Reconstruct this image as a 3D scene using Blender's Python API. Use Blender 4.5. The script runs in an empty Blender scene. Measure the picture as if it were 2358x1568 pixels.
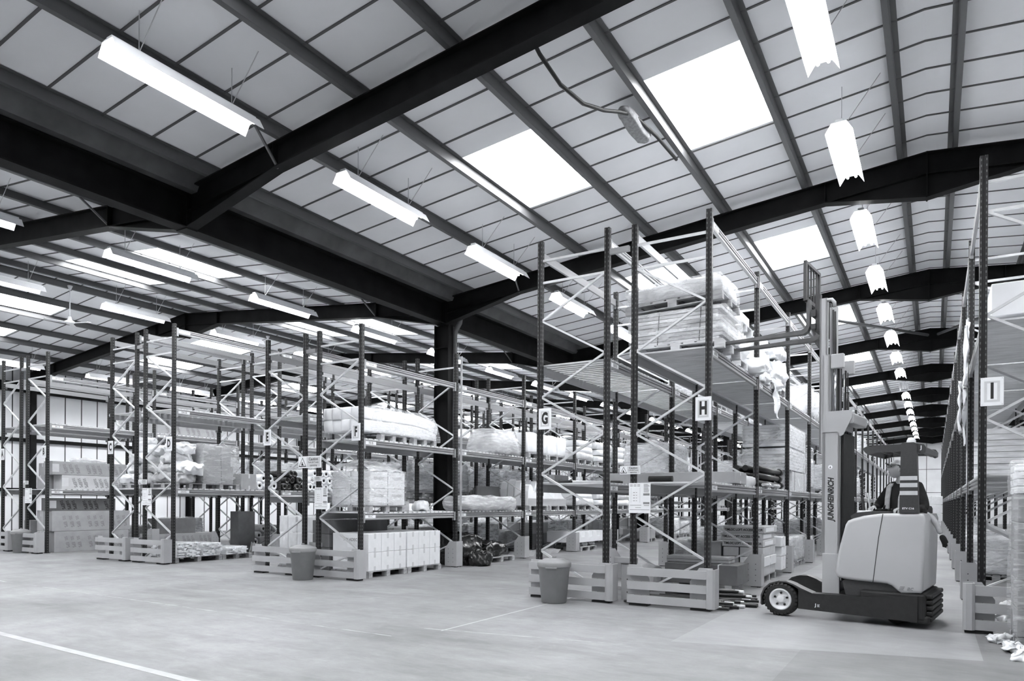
import bpy, bmesh, math, random
from mathutils import Vector, Matrix, Euler, noise
random.seed(7)
S = bpy.context.scene
COL = S.collection
PI = math.pi
R = math.radians
ORD = ['first', 'second', 'third', 'fourth', 'fifth', 'sixth', 'seventh', 'eighth', 'ninth', 'tenth', 'eleventh',
       'twelfth', 'thirteenth', 'fourteenth', 'fifteenth', 'sixteenth', 'seventeenth', 'eighteenth', 'nineteenth', 'twentieth']

# ------------------------------------------------------------------ materials
def g(v):
    return (v * .985, v * .998, v * 1.02, 1)

def mat(name, v, rough=.6, metal=0, var=.12, scale=6., bump=0., spec=.5, stretch=(1, 1, 1)):
    m = bpy.data.materials.new(name); m.use_nodes = True
    nt = m.node_tree; b = nt.nodes['Principled BSDF']
    b.inputs['Roughness'].default_value = rough
    b.inputs['Metallic'].default_value = metal
    b.inputs['Specular IOR Level'].default_value = spec
    if var > 0:
        tc = nt.nodes.new('ShaderNodeTexCoord'); mp = nt.nodes.new('ShaderNodeMapping')
        mp.inputs['Scale'].default_value = stretch
        n = nt.nodes.new('ShaderNodeTexNoise'); n.inputs['Scale'].default_value = scale
        n.inputs['Detail'].default_value = 5
        cr = nt.nodes.new('ShaderNodeValToRGB')
        cr.color_ramp.elements[0].position = .3; cr.color_ramp.elements[1].position = .7
        cr.color_ramp.elements[0].color = g(v * (1 - var)); cr.color_ramp.elements[1].color = g(min(1, v * (1 + var)))
        L = nt.links.new
        L(tc.outputs['Object'], mp.inputs['Vector']); L(mp.outputs['Vector'], n.inputs['Vector'])
        L(n.outputs['Fac'], cr.inputs['Fac']); L(cr.outputs['Color'], b.inputs['Base Color'])
        if bump:
            bp = nt.nodes.new('ShaderNodeBump'); bp.inputs['Strength'].default_value = bump
            bp.inputs['Distance'].default_value = .02
            L(n.outputs['Fac'], bp.inputs['Height']); L(bp.outputs['Normal'], b.inputs['Normal'])
    else:
        b.inputs['Base Color'].default_value = g(v)
    return m

def emit(name, v, strength):
    m = bpy.data.materials.new(name); m.use_nodes = True
    nt = m.node_tree; nt.nodes.clear()
    e = nt.nodes.new('ShaderNodeEmission'); o = nt.nodes.new('ShaderNodeOutputMaterial')
    e.inputs['Color'].default_value = g(v); e.inputs['Strength'].default_value = strength
    nt.links.new(e.outputs[0], o.inputs[0])
    return m

def N(nt, kind, **kw):
    n = nt.nodes.new(kind)
    for k, v in kw.items(): setattr(n, k, v)
    return n

def mth(nt, op, a, b=None, clamp=False):
    n = nt.nodes.new('ShaderNodeMath'); n.operation = op; n.use_clamp = clamp
    for i, x in enumerate((a, b)):
        if x is None: continue
        if hasattr(x, 'links'): nt.links.new(x, n.inputs[i])
        else: n.inputs[i].default_value = x
    return n.outputs[0]

def mixc(nt, f, a, b):
    n = nt.nodes.new('ShaderNodeMix'); n.data_type = 'RGBA'
    for s, x in ((n.inputs[0], f), (n.inputs[6], a), (n.inputs[7], b)):
        if hasattr(x, 'links'): nt.links.new(x, s)
        else: s.default_value = x
    return n.outputs[2]

def post_material():
    m = mat('post_paint', .055, .5, 0, 0, spec=.3)
    nt = m.node_tree; b = nt.nodes['Principled BSDF']
    tc = N(nt, 'ShaderNodeTexCoord'); sp = N(nt, 'ShaderNodeSeparateXYZ'); nt.links.new(tc.outputs['Object'], sp.inputs[0])
    nr = N(nt, 'ShaderNodeSeparateXYZ'); nt.links.new(tc.outputs['Normal'], nr.inputs[0])
    x, y, z = sp.outputs
    fz = mth(nt, 'ABSOLUTE', mth(nt, 'SUBTRACT', mth(nt, 'FRACT', mth(nt, 'MULTIPLY', z, 14.)), .5))
    hz = mth(nt, 'LESS_THAN', fz, .2)
    hx = mth(nt, 'LESS_THAN', mth(nt, 'ABSOLUTE', mth(nt, 'SUBTRACT', mth(nt, 'ABSOLUTE', x), .027)), .006)
    hy = mth(nt, 'LESS_THAN', mth(nt, 'ABSOLUTE', y), .010)
    fy = mth(nt, 'GREATER_THAN', mth(nt, 'ABSOLUTE', nr.outputs[1]), .6)
    fx = mth(nt, 'GREATER_THAN', mth(nt, 'ABSOLUTE', nr.outputs[0]), .6)
    hole = mth(nt, 'MULTIPLY', hz, mth(nt, 'ADD', mth(nt, 'MULTIPLY', hx, fy), mth(nt, 'MULTIPLY', hy, fx), True))
    ns = N(nt, 'ShaderNodeTexNoise'); ns.inputs['Scale'].default_value = 5; nt.links.new(tc.outputs['Object'], ns.inputs['Vector'])
    base = mixc(nt, ns.outputs['Fac'], g(.010), g(.022))
    nt.links.new(mixc(nt, hole, base, g(.10)), b.inputs['Base Color'])
    return m

def floor_material():
    m = mat('concrete', .5, .55, 0, 0, spec=.35)
    nt = m.node_tree; b = nt.nodes['Principled BSDF']; L = nt.links.new
    tc = N(nt, 'ShaderNodeTexCoord'); ob = tc.outputs['Object']
    def ns(sc, det, st=(1, 1, 1), rot=0, rough=.6):
        mp = N(nt, 'ShaderNodeMapping'); mp.inputs['Scale'].default_value = st; mp.inputs['Rotation'].default_value = (0, 0, rot)
        n = N(nt, 'ShaderNodeTexNoise'); n.inputs['Scale'].default_value = sc; n.inputs['Detail'].default_value = det
        n.inputs['Roughness'].default_value = rough
        L(ob, mp.inputs[0]); L(mp.outputs[0], n.inputs['Vector']); return n.outputs['Fac']
    def ramp(f, a, c):
        r = N(nt, 'ShaderNodeMapRange'); r.inputs[1].default_value = a; r.inputs[2].default_value = c
        L(f, r.inputs[0]); return r.outputs[0]
    big = ramp(ns(.35, 4), .35, .68)
    col = mixc(nt, big, g(.19), g(.30))
    streak = ramp(ns(1.1, 6, (.45, 1.4, 1), .5, .7), .50, .72)
    col = mixc(nt, mth(nt, 'MULTIPLY', streak, .7), col, g(.12))
    tyre = ramp(ns(.55, 5, (.5, 1.6, 1), -.35, .75), .52, .70)
    col = mixc(nt, mth(nt, 'MULTIPLY', tyre, .65), col, g(.10))
    pale = ramp(ns(2.3, 7, (1, .4, 1), .9, .75), .58, .72)
    col = mixc(nt, mth(nt, 'MULTIPLY', pale, .4), col, g(.38))
    scr = ramp(ns(2.2, 9, (.4, 1.5, 1), .18, .8), .55, .72)
    col = mixc(nt, mth(nt, 'MULTIPLY', scr, .35), col, g(.40))
    scd = ramp(ns(2.6, 9, (.5, 1.4, 1), -.55, .8), .56, .74)
    col = mixc(nt, mth(nt, 'MULTIPLY', scd, .5), col, g(.10))
    grit = ramp(ns(5.5, 10, (.7, 1.2, 1), .3, .82), .36, .66)
    col = mixc(nt, mth(nt, 'MULTIPLY', mth(nt, 'SUBTRACT', 1., grit), .42), col, g(.11))
    speck = ramp(ns(30, 3), .58, .75)
    col = mixc(nt, mth(nt, 'MULTIPLY', speck, .3), col, g(.17))
    sp = N(nt, 'ShaderNodeSeparateXYZ'); L(ob, sp.inputs[0]); x, y, z = sp.outputs
    # the newer, paler slab in the right-hand aisle and the darker screed in front of and beside it
    ay = mth(nt, 'GREATER_THAN', y, mth(nt, 'ADD', 8.05, mth(nt, 'MULTIPLY', x, .25)))
    ax = mth(nt, 'LESS_THAN', x, .42)
    bx = mth(nt, 'GREATER_THAN', x, -2.45)
    slab = mth(nt, 'MULTIPLY', mth(nt, 'MULTIPLY', ay, ax), bx)
    col = mixc(nt, mth(nt, 'MULTIPLY', slab, .4), col, g(.34))
    c2 = mth(nt, 'GREATER_THAN', x, -1.17)
    dark = mth(nt, 'MULTIPLY', mth(nt, 'SUBTRACT', 1., mth(nt, 'MULTIPLY', ay, ax)), c2)
    col = mixc(nt, mth(nt, 'MULTIPLY', dark, .42), col, g(.12))
    # worn light joints
    brk = ramp(ns(3.1, 4), .42, .6)
    j1 = mth(nt, 'LESS_THAN', mth(nt, 'ABSOLUTE', mth(nt, 'ADD', x, 4.93)), .014)
    j2 = mth(nt, 'MULTIPLY', mth(nt, 'LESS_THAN', x, -5.2), mth(nt, 'LESS_THAN', mth(nt, 'ABSOLUTE', mth(nt, 'SUBTRACT', y, mth(nt, 'ADD', 6.05, mth(nt, 'MULTIPLY', mth(nt, 'ADD', x, 6), -.02)))), .013))
    j3 = mth(nt, 'LESS_THAN', mth(nt, 'ABSOLUTE', mth(nt, 'SUBTRACT', y, mth(nt, 'ADD', 6.65, mth(nt, 'MULTIPLY', mth(nt, 'ADD', x, 5), .17)))), .014)
    j3 = mth(nt, 'MULTIPLY', j3, mth(nt, 'GREATER_THAN', x, -5.2))
    j3 = mth(nt, 'MULTIPLY', j3, mth(nt, 'LESS_THAN', x, -2.6))
    j1 = mth(nt, 'MULTIPLY', j1, mth(nt, 'GREATER_THAN', y, 6.6))
    j = mth(nt, 'ADD', mth(nt, 'ADD', j1, mth(nt, 'MULTIPLY', j2, brk)), mth(nt, 'MULTIPLY', j3, brk), True)
    col = mixc(nt, mth(nt, 'MULTIPLY', j, .7), col, g(.5))
    L(col, b.inputs['Base Color'])
    rr = mixc(nt, big, (.62, .62, .62, 1), (.42, .42, .42, 1)); L(rr, b.inputs['Roughness'])
    return m

def film_material(name, opac0, opac1, v=.85):
    m = mat(name, v, .22, 0, 0, spec=.7)
    nt = m.node_tree; b = nt.nodes['Principled BSDF']; L = nt.links.new
    out = [n for n in nt.nodes if n.type == 'OUTPUT_MATERIAL'][0]
    tc = N(nt, 'ShaderNodeTexCoord'); mp = N(nt, 'ShaderNodeMapping'); mp.inputs['Scale'].default_value = (1.1, 1.1, 6.5)
    mp.inputs['Rotation'].default_value = (.22, .16, .3)
    n = N(nt, 'ShaderNodeTexNoise'); n.inputs['Scale'].default_value = 3.2; n.inputs['Detail'].default_value = 7; n.inputs['Roughness'].default_value = .62
    n.inputs['Distortion'].default_value = .25
    L(tc.outputs['Object'], mp.inputs[0]); L(mp.outputs[0], n.inputs['Vector'])
    r = N(nt, 'ShaderNodeMapRange'); r.inputs[1].default_value = .45; r.inputs[2].default_value = .72
    r.inputs[3].default_value = opac0; r.inputs[4].default_value = opac1
    L(n.outputs['Fac'], r.inputs[0])
    bp = N(nt, 'ShaderNodeBump'); bp.inputs['Strength'].default_value = .35; bp.inputs['Distance'].default_value = .015
    L(n.outputs['Fac'], bp.inputs['Height']); L(bp.outputs['Normal'], b.inputs['Normal'])
    t = N(nt, 'ShaderNodeBsdfTransparent'); mx = N(nt, 'ShaderNodeMixShader')
    L(r.outputs[0], mx.inputs[0]); L(t.outputs[0], mx.inputs[1]); L(b.outputs[0], mx.inputs[2]); L(mx.outputs[0], out.inputs[0])
    return m

M = {}
M['post'] = post_material()
M['floor'] = floor_material()
M['galv'] = mat('galvanised_steel', .62, .38, .25, .08, 9)
M['beam'] = mat('beam_paint', .30, .38, 0, .10, 3, stretch=(1, .3, 4))
M['guard'] = mat('guard_paint', .40, .45, 0, .05, 4)
M['slat'] = mat('deck_timber', .62, .7, 0, .22, 5, stretch=(.4, 3, 3))
M['steel'] = mat('dark_steel_paint', .007, .6, 0, .5, 3, spec=.12)
M['gutter'] = mat('gutter_steel', .085, .55, 0, .35, 2.2)
M['purlin'] = mat('purlin_steel', .13, .45, .2, .18, 2, stretch=(1, .2, 1))
M['roof'] = mat('roof_liner', .92, .7, 0, .05, .9)
M['joint'] = mat('roof_joint', .10, .6, 0, .1, 3)
M['wall'] = mat('wall_cladding', .84, .6, 0, .04, 1)
M['wjoint'] = mat('wall_joint', .06, .6, 0, 0)
M['fwall'] = mat('far_wall_board', .66, .7, 0, .06, 1.5)
M['white'] = mat('white_enamel', .9, .35, 0, .02, 4)
M['tube'] = emit('lit_tube', 1, 46)
M['tubeoff'] = mat('unlit_tube', .8, .3, 0, 0)
M['sky'] = emit('daylit_rooflight', 1, 6.5)
M['sign'] = mat('sign_white', .88, .4, 0, .02, 9)
M['signgrey'] = mat('sign_grey', .62, .45, 0, .03, 9)
M['ink'] = mat('black_ink', .012, .6, 0, 0)
M['inkgrey'] = mat('grey_ink', .22, .6, 0, 0)
M['carton'] = mat('grey_carton', .35, .75, 0, .08, 5)
M['cartonl'] = mat('pale_carton', .52, .75, 0, .07, 5)
M['cartond'] = mat('dark_carton', .13, .75, 0, .12, 5)
M['cartonw'] = mat('white_carton', .80, .7, 0, .04, 8)
M['tape'] = mat('parcel_tape', .60, .35, 0, .04, 8)
M['wood'] = mat('pallet_wood', .36, .8, 0, .3, 5, stretch=(1, 4, 4))
M['woodl'] = mat('pale_wood', .62, .75, 0, .2, 5, stretch=(1, 4, 6))
M['foam'] = mat('white_foam', .90, .6, 0, .03, 4)
M['wrapw'] = mat('white_wrapping', .88, .35, 0, .05, 4, .25)
M['wrapg'] = mat('grey_wrapping', .42, .35, 0, .35, 5, .35)
M['wrapm'] = mat('mid_wrapping', .62, .35, 0, .25, 5, .35)
M['wrapk'] = mat('black_polythene', .012, .22, 0, .3, 5, .9, spec=.7)
M['film'] = film_material('clear_film', .16, .62)
M['filmo'] = film_material('cloudy_film', .38, .9)
M['bin'] = mat('bin_plastic', .22, .5, 0, .06, 8)
M['truck'] = mat('truck_body_paint', .46, .32, 0, .02, 2)
M['truckm'] = mat('mast_paint', .42, .35, 0, .03, 2)
M['chassis'] = mat('chassis_black', .010, .65, 0, .4, 14, .15)
M['trim'] = mat('truck_trim', .036, .5, 0, .15, 40)
M['rubber'] = mat('tyre_rubber', .013, .75, 0, .3, 12)
M['rim'] = mat('wheel_rim', .74, .35, .1, .05, 5)
M['fork'] = mat('fork_steel', .09, .4, .3, .3, 6)
M['chrome'] = mat('cylinder_chrome', .75, .15, .9, 0)
M['skin'] = mat('skin', .50, .55, 0, .06, 12)
M['cloth'] = mat('dark_cloth', .012, .85, 0, .3, 14)
M['vest'] = mat('pale_cloth', .55, .8, 0, .15, 14)
M['trouser'] = mat('trouser_cloth', .16, .85, 0, .2, 14)
M['hair'] = mat('hair', .06, .7, 0, .3, 40)
M['tube_black'] = mat('black_pipe', .016, .35, 0, .3, 8)
M['paper'] = mat('paper_sack', .78, .65, 0, .1, 7, .4)
M['fluff'] = mat('fluffy_cloth', .30, .95, 0, .25, 20, .6)
M['paint'] = mat('floor_paint', .42, .6, 0, .12, 4)
M['glow'] = mat('beacon_lens', .7, .2, 0, 0)

# ------------------------------------------------------------------ mesh builder
class MB:
    def __init__(s): s.v = []; s.f = []; s.m = []; s.s = []
    def add(s, vs, fs, mi=0, sm=False):
        o = len(s.v); s.v += [tuple(v) for v in vs]
        for f in fs: s.f.append([i + o for i in f]); s.m.append(mi); s.s.append(sm)
        return s
    def box(s, x0, x1, y0, y1, z0, z1, mi=0):
        vs = [(x, y, z) for z in (z0, z1) for y in (y0, y1) for x in (x0, x1)]
        return s.add(vs, [(0, 2, 3, 1), (4, 5, 7, 6), (0, 1, 5, 4), (2, 6, 7, 3), (0, 4, 6, 2), (1, 3, 7, 5)], mi)
    def bbox(s, x0, x1, y0, y1, z0, z1, b=.01, mi=0):
        bm = bmesh.new(); bmesh.ops.create_cube(bm, size=1)
        for v in bm.verts: v.co = Vector(((x0 + x1) / 2 + v.co.x * (x1 - x0), (y0 + y1) / 2 + v.co.y * (y1 - y0), (z0 + z1) / 2 + v.co.z * (z1 - z0)))
        bmesh.ops.bevel(bm, geom=bm.edges[:], offset=b, segments=2, affect='EDGES', profile=.5)
        return s.bm(bm, mi)
    def bm(s, bm, mi=0, sm=False, free=True):
        bm.verts.index_update()
        s.add([v.co for v in bm.verts], [[v.index for v in f.verts] for f in bm.faces], mi, sm)
        if free: bm.free()
        return s
    def bar(s, p, q, w, h, up=(0, 0, 1), mi=0):
        p = Vector(p); q = Vector(q); d = (q - p).normalized(); u = Vector(up)
        a = d.cross(u)
        if a.length < 1e-4: a = d.cross(Vector((0, 1, 0)))
        a.normalize(); b = a.cross(d)
        vs = [c + a * (i * w / 2) + b * (j * h / 2) for c in (p, q) for i, j in ((-1, -1), (1, -1), (1, 1), (-1, 1))]
        return s.add(vs, [(0, 3, 2, 1), (4, 5, 6, 7), (0, 1, 5, 4), (1, 2, 6, 5), (2, 3, 7, 6), (3, 0, 4, 7)], mi)
    def prism(s, poly, axis, a, b, mi=0, sm=False):
        n = len(poly)
        def P(p, t):
            return {'x': (t, p[0], p[1]), 'y': (p[0], t, p[1]), 'z': (p[0], p[1], t)}[axis]
        vs = [P(p, a) for p in poly] + [P(p, b) for p in poly]
        s.add(vs, [list(range(n)), list(range(2 * n - 1, n - 1, -1))], mi)
        o = len(s.v) - 2 * n
        for i in range(n):
            j = (i + 1) % n
            s.f.append([o + i, o + n + i, o + n + j, o + j]); s.m.append(mi); s.s.append(sm)
        return s
    def tube(s, pts, r, n=10, mi=0, cap=True, sm=True):
        pts = [Vector(p) for p in pts]; k = len(pts)
        rr = r if isinstance(r, (list, tuple)) else [r] * k
        o = len(s.v); ref = None
        for i, p in enumerate(pts):
            d = (pts[min(i + 1, k - 1)] - pts[max(i - 1, 0)]).normalized()
            if ref is None:
                ref = d.orthogonal().normalized()
            ref = (ref - d * ref.dot(d)).normalized(); b = d.cross(ref)
            for j in range(n):
                t = 2 * PI * j / n; s.v.append(tuple(p + (ref * math.cos(t) + b * math.sin(t)) * rr[i]))
        for i in range(k - 1):
            for j in range(n):
                j2 = (j + 1) % n
                s.f.append([o + i * n + j, o + i * n + j2, o + (i + 1) * n + j2, o + (i + 1) * n + j]); s.m.append(mi); s.s.append(sm)
        if cap:
            s.f.append([o + j for j in range(n)][::-1]); s.m.append(mi); s.s.append(False)
            s.f.append([o + (k - 1) * n + j for j in range(n)]); s.m.append(mi); s.s.append(False)
        return s
    def lathe(s, prof, n=28, c=(0, 0, 0), axis='z', mi=0, sm=True):
        o = len(s.v); k = len(prof)
        for r, h in prof:
            for j in range(n):
                t = 2 * PI * j / n; x, y = r * math.cos(t), r * math.sin(t)
                p = (x, y, h) if axis == 'z' else ((x, h, y) if axis == 'y' else (h, x, y))
                s.v.append((p[0] + c[0], p[1] + c[1], p[2] + c[2]))
        for i in range(k - 1):
            for j in range(n):
                j2 = (j + 1) % n
                s.f.append([o + i * n + j, o + i * n + j2, o + (i + 1) * n + j2, o + (i + 1) * n + j]); s.m.append(mi); s.s.append(sm)
        return s
    def mesh(s, name, mats):
        me = bpy.data.meshes.new(name); me.from_pydata(s.v, [], s.f)
        for m in (mats if isinstance(mats, (list, tuple)) else [mats]): me.materials.append(M[m] if isinstance(m, str) else m)
        me.polygons.foreach_set('material_index', s.m); me.polygons.foreach_set('use_smooth', s.s)
        me.update()
        bm = bmesh.new(); bm.from_mesh(me); bmesh.ops.recalc_face_normals(bm, faces=bm.faces[:]); bm.to_mesh(me); bm.free()
        return me

def put(name, me, parent=None, loc=(0, 0, 0), rot=(0, 0, 0)):
    o = bpy.data.objects.new(name, me); COL.objects.link(o)
    if parent is not None: o.parent = parent
    o.location = loc; o.rotation_euler = rot
    return o
def tag(o, label, cat, group=None, kind=None):
    o['label'] = label; o['category'] = cat
    if group: o['group'] = group
    if kind: o['kind'] = kind
    return o
def thing(name, label, cat, loc=(0, 0, 0), rz=0., group=None):
    o = bpy.data.objects.new(name, None); COL.objects.link(o); o.empty_display_size = .1
    o.location = loc; o.rotation_euler = (0, 0, rz)
    return tag(o, label, cat, group)
def part(name, mb, mats, parent, loc=(0, 0, 0), rot=(0, 0, 0), label=None):
    o = put(name, mb.mesh(name, mats), parent, loc, rot)
    if label: o['label'] = label
    return o
def single(name, mb, mats, label, cat, loc=(0, 0, 0), rz=0., group=None):
    return tag(put(name, mb.mesh(name, mats), None, loc, (0, 0, rz)), label, cat, group)
def struct(name, mb, mats, loc=(0, 0, 0)):
    o = put(name, mb.mesh(name, mats), None, loc); o['kind'] = 'structure'; return o
def structm(name, me, loc=(0, 0, 0), rot=(0, 0, 0)):
    o = put(name, me, None, loc, rot); o['kind'] = 'structure'; return o
def dup(src, loc, rz=0., label=None, group=None):
    def cp(o, par):
        c = o.copy(); COL.objects.link(c); c.parent = par
        for ch in list(o.children): cp(ch, c)
        return c
    r = cp(src, None); r.location = loc; r.rotation_euler = (0, 0, rz)
    if label: r['label'] = label
    if group: r['group'] = group
    return r

# text -> flat mesh, centred, cap height about .7*size
_tx = {}
def text_geo(s, bold=0.):
    k = (s, bold)
    if k in _tx: return _tx[k]
    cu = bpy.data.curves.new('t', 'FONT'); cu.body = s; cu.align_x = 'CENTER'; cu.align_y = 'CENTER'; cu.offset = bold
    cu.resolution_u = 3
    o = bpy.data.objects.new('t', cu); COL.objects.link(o)
    bpy.context.view_layer.update()
    me = o.evaluated_get(bpy.context.evaluated_depsgraph_get()).to_mesh()
    r = ([tuple(v.co) for v in me.vertices], [list(p.vertices) for p in me.polygons])
    bpy.data.objects.remove(o); bpy.data.curves.remove(cu)
    _tx[k] = r; return r
def write(mb, s, c, size, xd=(1, 0, 0), yd=(0, 0, 1), bold=0., mi=0, sx=1., shear=0.):
    vs, fs = text_geo(s, bold); c = Vector(c); xd = Vector(xd); yd = Vector(yd)
    mb.add([c + xd * ((v[0] * sx + v[1] * shear) * size) + yd * (v[1] * size) for v in vs], fs, mi); return mb

def lumpy(sx, sy, sz, seed=0, amp=.03, cuts=5, rnd=.15, taper=0., freq=2.2, fine=.35):
    """box with its base at z = 0, rounded and crumpled"""
    bm = bmesh.new(); bmesh.ops.create_cube(bm, size=2)
    bmesh.ops.subdivide_edges(bm, edges=bm.edges[:], cuts=cuts, use_grid_fill=True)
    off = Vector((seed * 3.7, seed * 1.9, seed * 5.3))
    for v in bm.verts:
        c = v.co.copy(); q = c.normalized() * 1.25; p = c.lerp(q, rnd)
        w = Vector((p.x * sx / 2, p.y * sy / 2, (p.z + 1) * sz / 2))
        k = 1 - taper * max(0, (p.z + 1) / 2); w.x *= k; w.y *= k
        n = noise.noise_vector(w * freq + off) + noise.noise_vector(w * freq * 3.3 + off) * fine
        w += n * amp
        w.z = max(w.z, 0.)
        v.co = w
    return bm
def sack_mesh(name, sx, sy, sz, m, seed=0, amp=.03, rnd=.55, cuts=8, freq=3., fine=.55):
    mb = MB(); mb.bm(lumpy(sx, sy, sz, seed, amp, max(cuts, 8), rnd, 0., freq, fine), 0, True); return mb.mesh(name, m)

# ------------------------------------------------------------------ camera
cam = bpy.data.cameras.new('camera'); co = bpy.data.objects.new('camera', cam); COL.objects.link(co)
th, rl = R(31.05), .0061
Fv = Vector((-math.sin(th), math.cos(th), 0)); Rv = Vector((math.cos(th), math.sin(th), 0)); Uv = Vector((0, 0, 1))
R2 = Rv * math.cos(rl) + Uv * math.sin(rl); U2 = Uv * math.cos(rl) - Rv * math.sin(rl)
co.matrix_world = Matrix(((R2.x, U2.x, -Fv.x, 0), (R2.y, U2.y, -Fv.y, 0), (R2.z, U2.z, -Fv.z, 1.5), (0, 0, 0, 1)))
cam.sensor_width = 36; cam.lens = 1613 / 2358 * 36; cam.shift_y = (1158 - 784) / 2358; cam.clip_end = 300
S.camera = co

# ------------------------------------------------------------------ shell
XV, XR, XL2, XW, XE = -10.4, -.13, -20.67, -30.94, 10.14     # valley, ridge, left ridge, left wall, right wall
Y0, Y1 = -9., 70.
def zr(x):
    if x > XV: return 7.70 - .1 * abs(x - XR)
    return 7.70 - .1 * abs(x - XL2)
FR = [.05 + 6.95 * k for k in range(-1, 11)]                   # portal frame lines along Y
struct('floor', MB().box(-31.3, 10.5, Y0 - .3, Y1 + .3, -.2, 0), 'floor')

SKY = []
for band in ((-6.55, -5.1), (-3.54, -2.12)):
    a, b = band
    SKY += [(a, b), (2 * XR - b, 2 * XR - a)]
    SKY += [(2 * XV - b, 2 * XV - a), (2 * XL2 - (2 * XV - a), 2 * XL2 - (2 * XV - b))]
SKY = sorted(SKY)
def bays():
    for f in FR[:-1]:
        yield f + 2.25, f + 4.45
slopes = [(XW, XL2), (XL2, XV), (XV, XR), (XR, XE)]
names = ['ceiling', 'ceiling', 'ceiling', 'ceiling']
wn = 0
pane = {}
for (xa, xb), nm in zip(slopes, names):
    mb = MB()
    bands = [b for b in SKY if xa <= b[0] and b[1] <= xb]
    xs = sorted({xa, xb} | {v for b in bands for v in b})
    ys = sorted({Y0, Y1} | {v for b in bays() for v in b})
    holes = list(bays())
    for i in range(len(xs) - 1):
        for j in range(len(ys) - 1):
            ym = (ys[j] + ys[j + 1]) / 2
            if (xs[i], xs[i + 1]) in bands and any(h[0] < ym < h[1] for h in holes): continue
            x0, x1, y0, y1 = xs[i], xs[i + 1], ys[j], ys[j + 1]
            za, zb = zr(x0 + 1e-4), zr(x1 - 1e-4)
            vs = [(x0, y0, za), (x1, y0, zb), (x1, y1, zb), (x0, y1, za), (x0, y0, za + .06), (x1, y0, zb + .06), (x1, y1, zb + .06), (x0, y1, za + .06)]
            mb.add(vs, [(0, 1, 2, 3), (7, 6, 5, 4), (0, 4, 5, 1), (1, 5, 6, 2), (2, 6, 7, 3), (3, 7, 4, 0)])
    # liner joints, every .7 m, left out where a rooflight is
    y = FR[0] + .35
    while y < Y1:
        for i in range(len(xs) - 1):
            if (xs[i], xs[i + 1]) in bands and any(h[0] - .02 < y < h[1] + .02 for h in holes): continue
            x0, x1 = xs[i], xs[i + 1]; za, zb = zr(x0 + 1e-4), zr(x1 - 1e-4)
            w = .016
            vs = [(x0, y - w, za - .012), (x1, y - w, zb - .012), (x1, y + w, zb - .012), (x0, y + w, za - .012),
                  (x0, y - w, za + .002), (x1, y - w, zb + .002), (x1, y + w, zb + .002), (x0, y + w, za + .002)]
            mb.add(vs, [(0, 1, 2, 3), (0, 4, 5, 1), (2, 6, 7, 3)], 1)
        y += .695
    struct(nm, mb, ['roof', 'joint'])
    for (a, b) in bands:
        for h0, h1 in holes:
            if h0 < -3: continue
            wn += 1
            sl = 1 if zr(b) > zr(a) else -1
            key = (round(b - a, 3), sl)
            if key not in pane:
                L_, d = b - a, (zr(b) - zr(a)); H = h1 - h0
                p = MB()
                vs = []
                for t in (0, .02):
                    vs += [(0, 0, t), (L_, 0, d + t), (L_, H, d + t), (0, H, t)]
                p.add(vs, [(0, 3, 2, 1), (4, 5, 6, 7), (0, 1, 5, 4), (1, 2, 6, 5), (2, 3, 7, 6), (3, 0, 4, 7)])
                pane[key] = p.mesh('rooflight_pane', 'sky')
            structm('window_%d' % wn, pane[key], (a, h0, zr(a + 1e-4) + .03))

# side and end walls
def wall(name, axis, pos, a, b, ztop, out, jm, step, mats, rails=()):
    mb = MB()
    if axis == 'x':
        s = 1 if out > 0 else -1
        mb.box(min(pos, pos + .2 * s), max(pos, pos + .2 * s), a, b, 0, ztop)
        t = a + .3
        while t < b:
            mb.box(min(pos, pos - .01 * s), max(pos, pos - .01 * s), t - .02, t + .02, 0, ztop, 1); t += step
    else:
        s = 1 if out > 0 else -1
        # gable following the roof
        pts = [(XE, 0), (XE, zr(XE)), (XR, zr(XR)), (XV, zr(XV + .01)), (XL2, zr(XL2)), (XW, zr(XW)), (XW, 0)]
        mb.prism(pts, 'y', pos, pos + .2 * s)
        t = XW + .4
        while t < XE:
            mb.box(t - .02, t + .02, min(pos, pos - .012 * s), max(pos, pos - .012 * s), 0, min(zr(t), 7.5), 1); t += step
        for z in rails: mb.box(XW, XE, min(pos, pos - .014 * s), max(pos, pos - .014 * s), z - .02, z + .02, 1)
    struct(name, mb, mats)
wall('wall_left', 'x', XW, Y0, Y1, zr(XW), -1, None, .65, ['wall', 'wjoint'])
wall('wall_right', 'x', XE, Y0, Y1, zr(XE), 1, None, .65, ['wall', 'wjoint'])
wall('wall_back', 'y', Y0, 0, 0, 0, -1, None, 1.2, ['wall', 'wjoint'], (2, 4))
wall('wall_front', 'y', Y1, 0, 0, 0, 1, None, 1.25, ['fwall', 'wjoint'], (2.6, 4.6))
for z in (1.9, 3.87):
    struct('trim_rail', MB().box(XW + .012, XW + .14, Y0, Y1, z - .07, z + .07), 'steel')
struct('trim_eaves', MB().box(XW + .012, XW + .22, Y0, Y1, 5.75, 6.12), 'steel')

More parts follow.
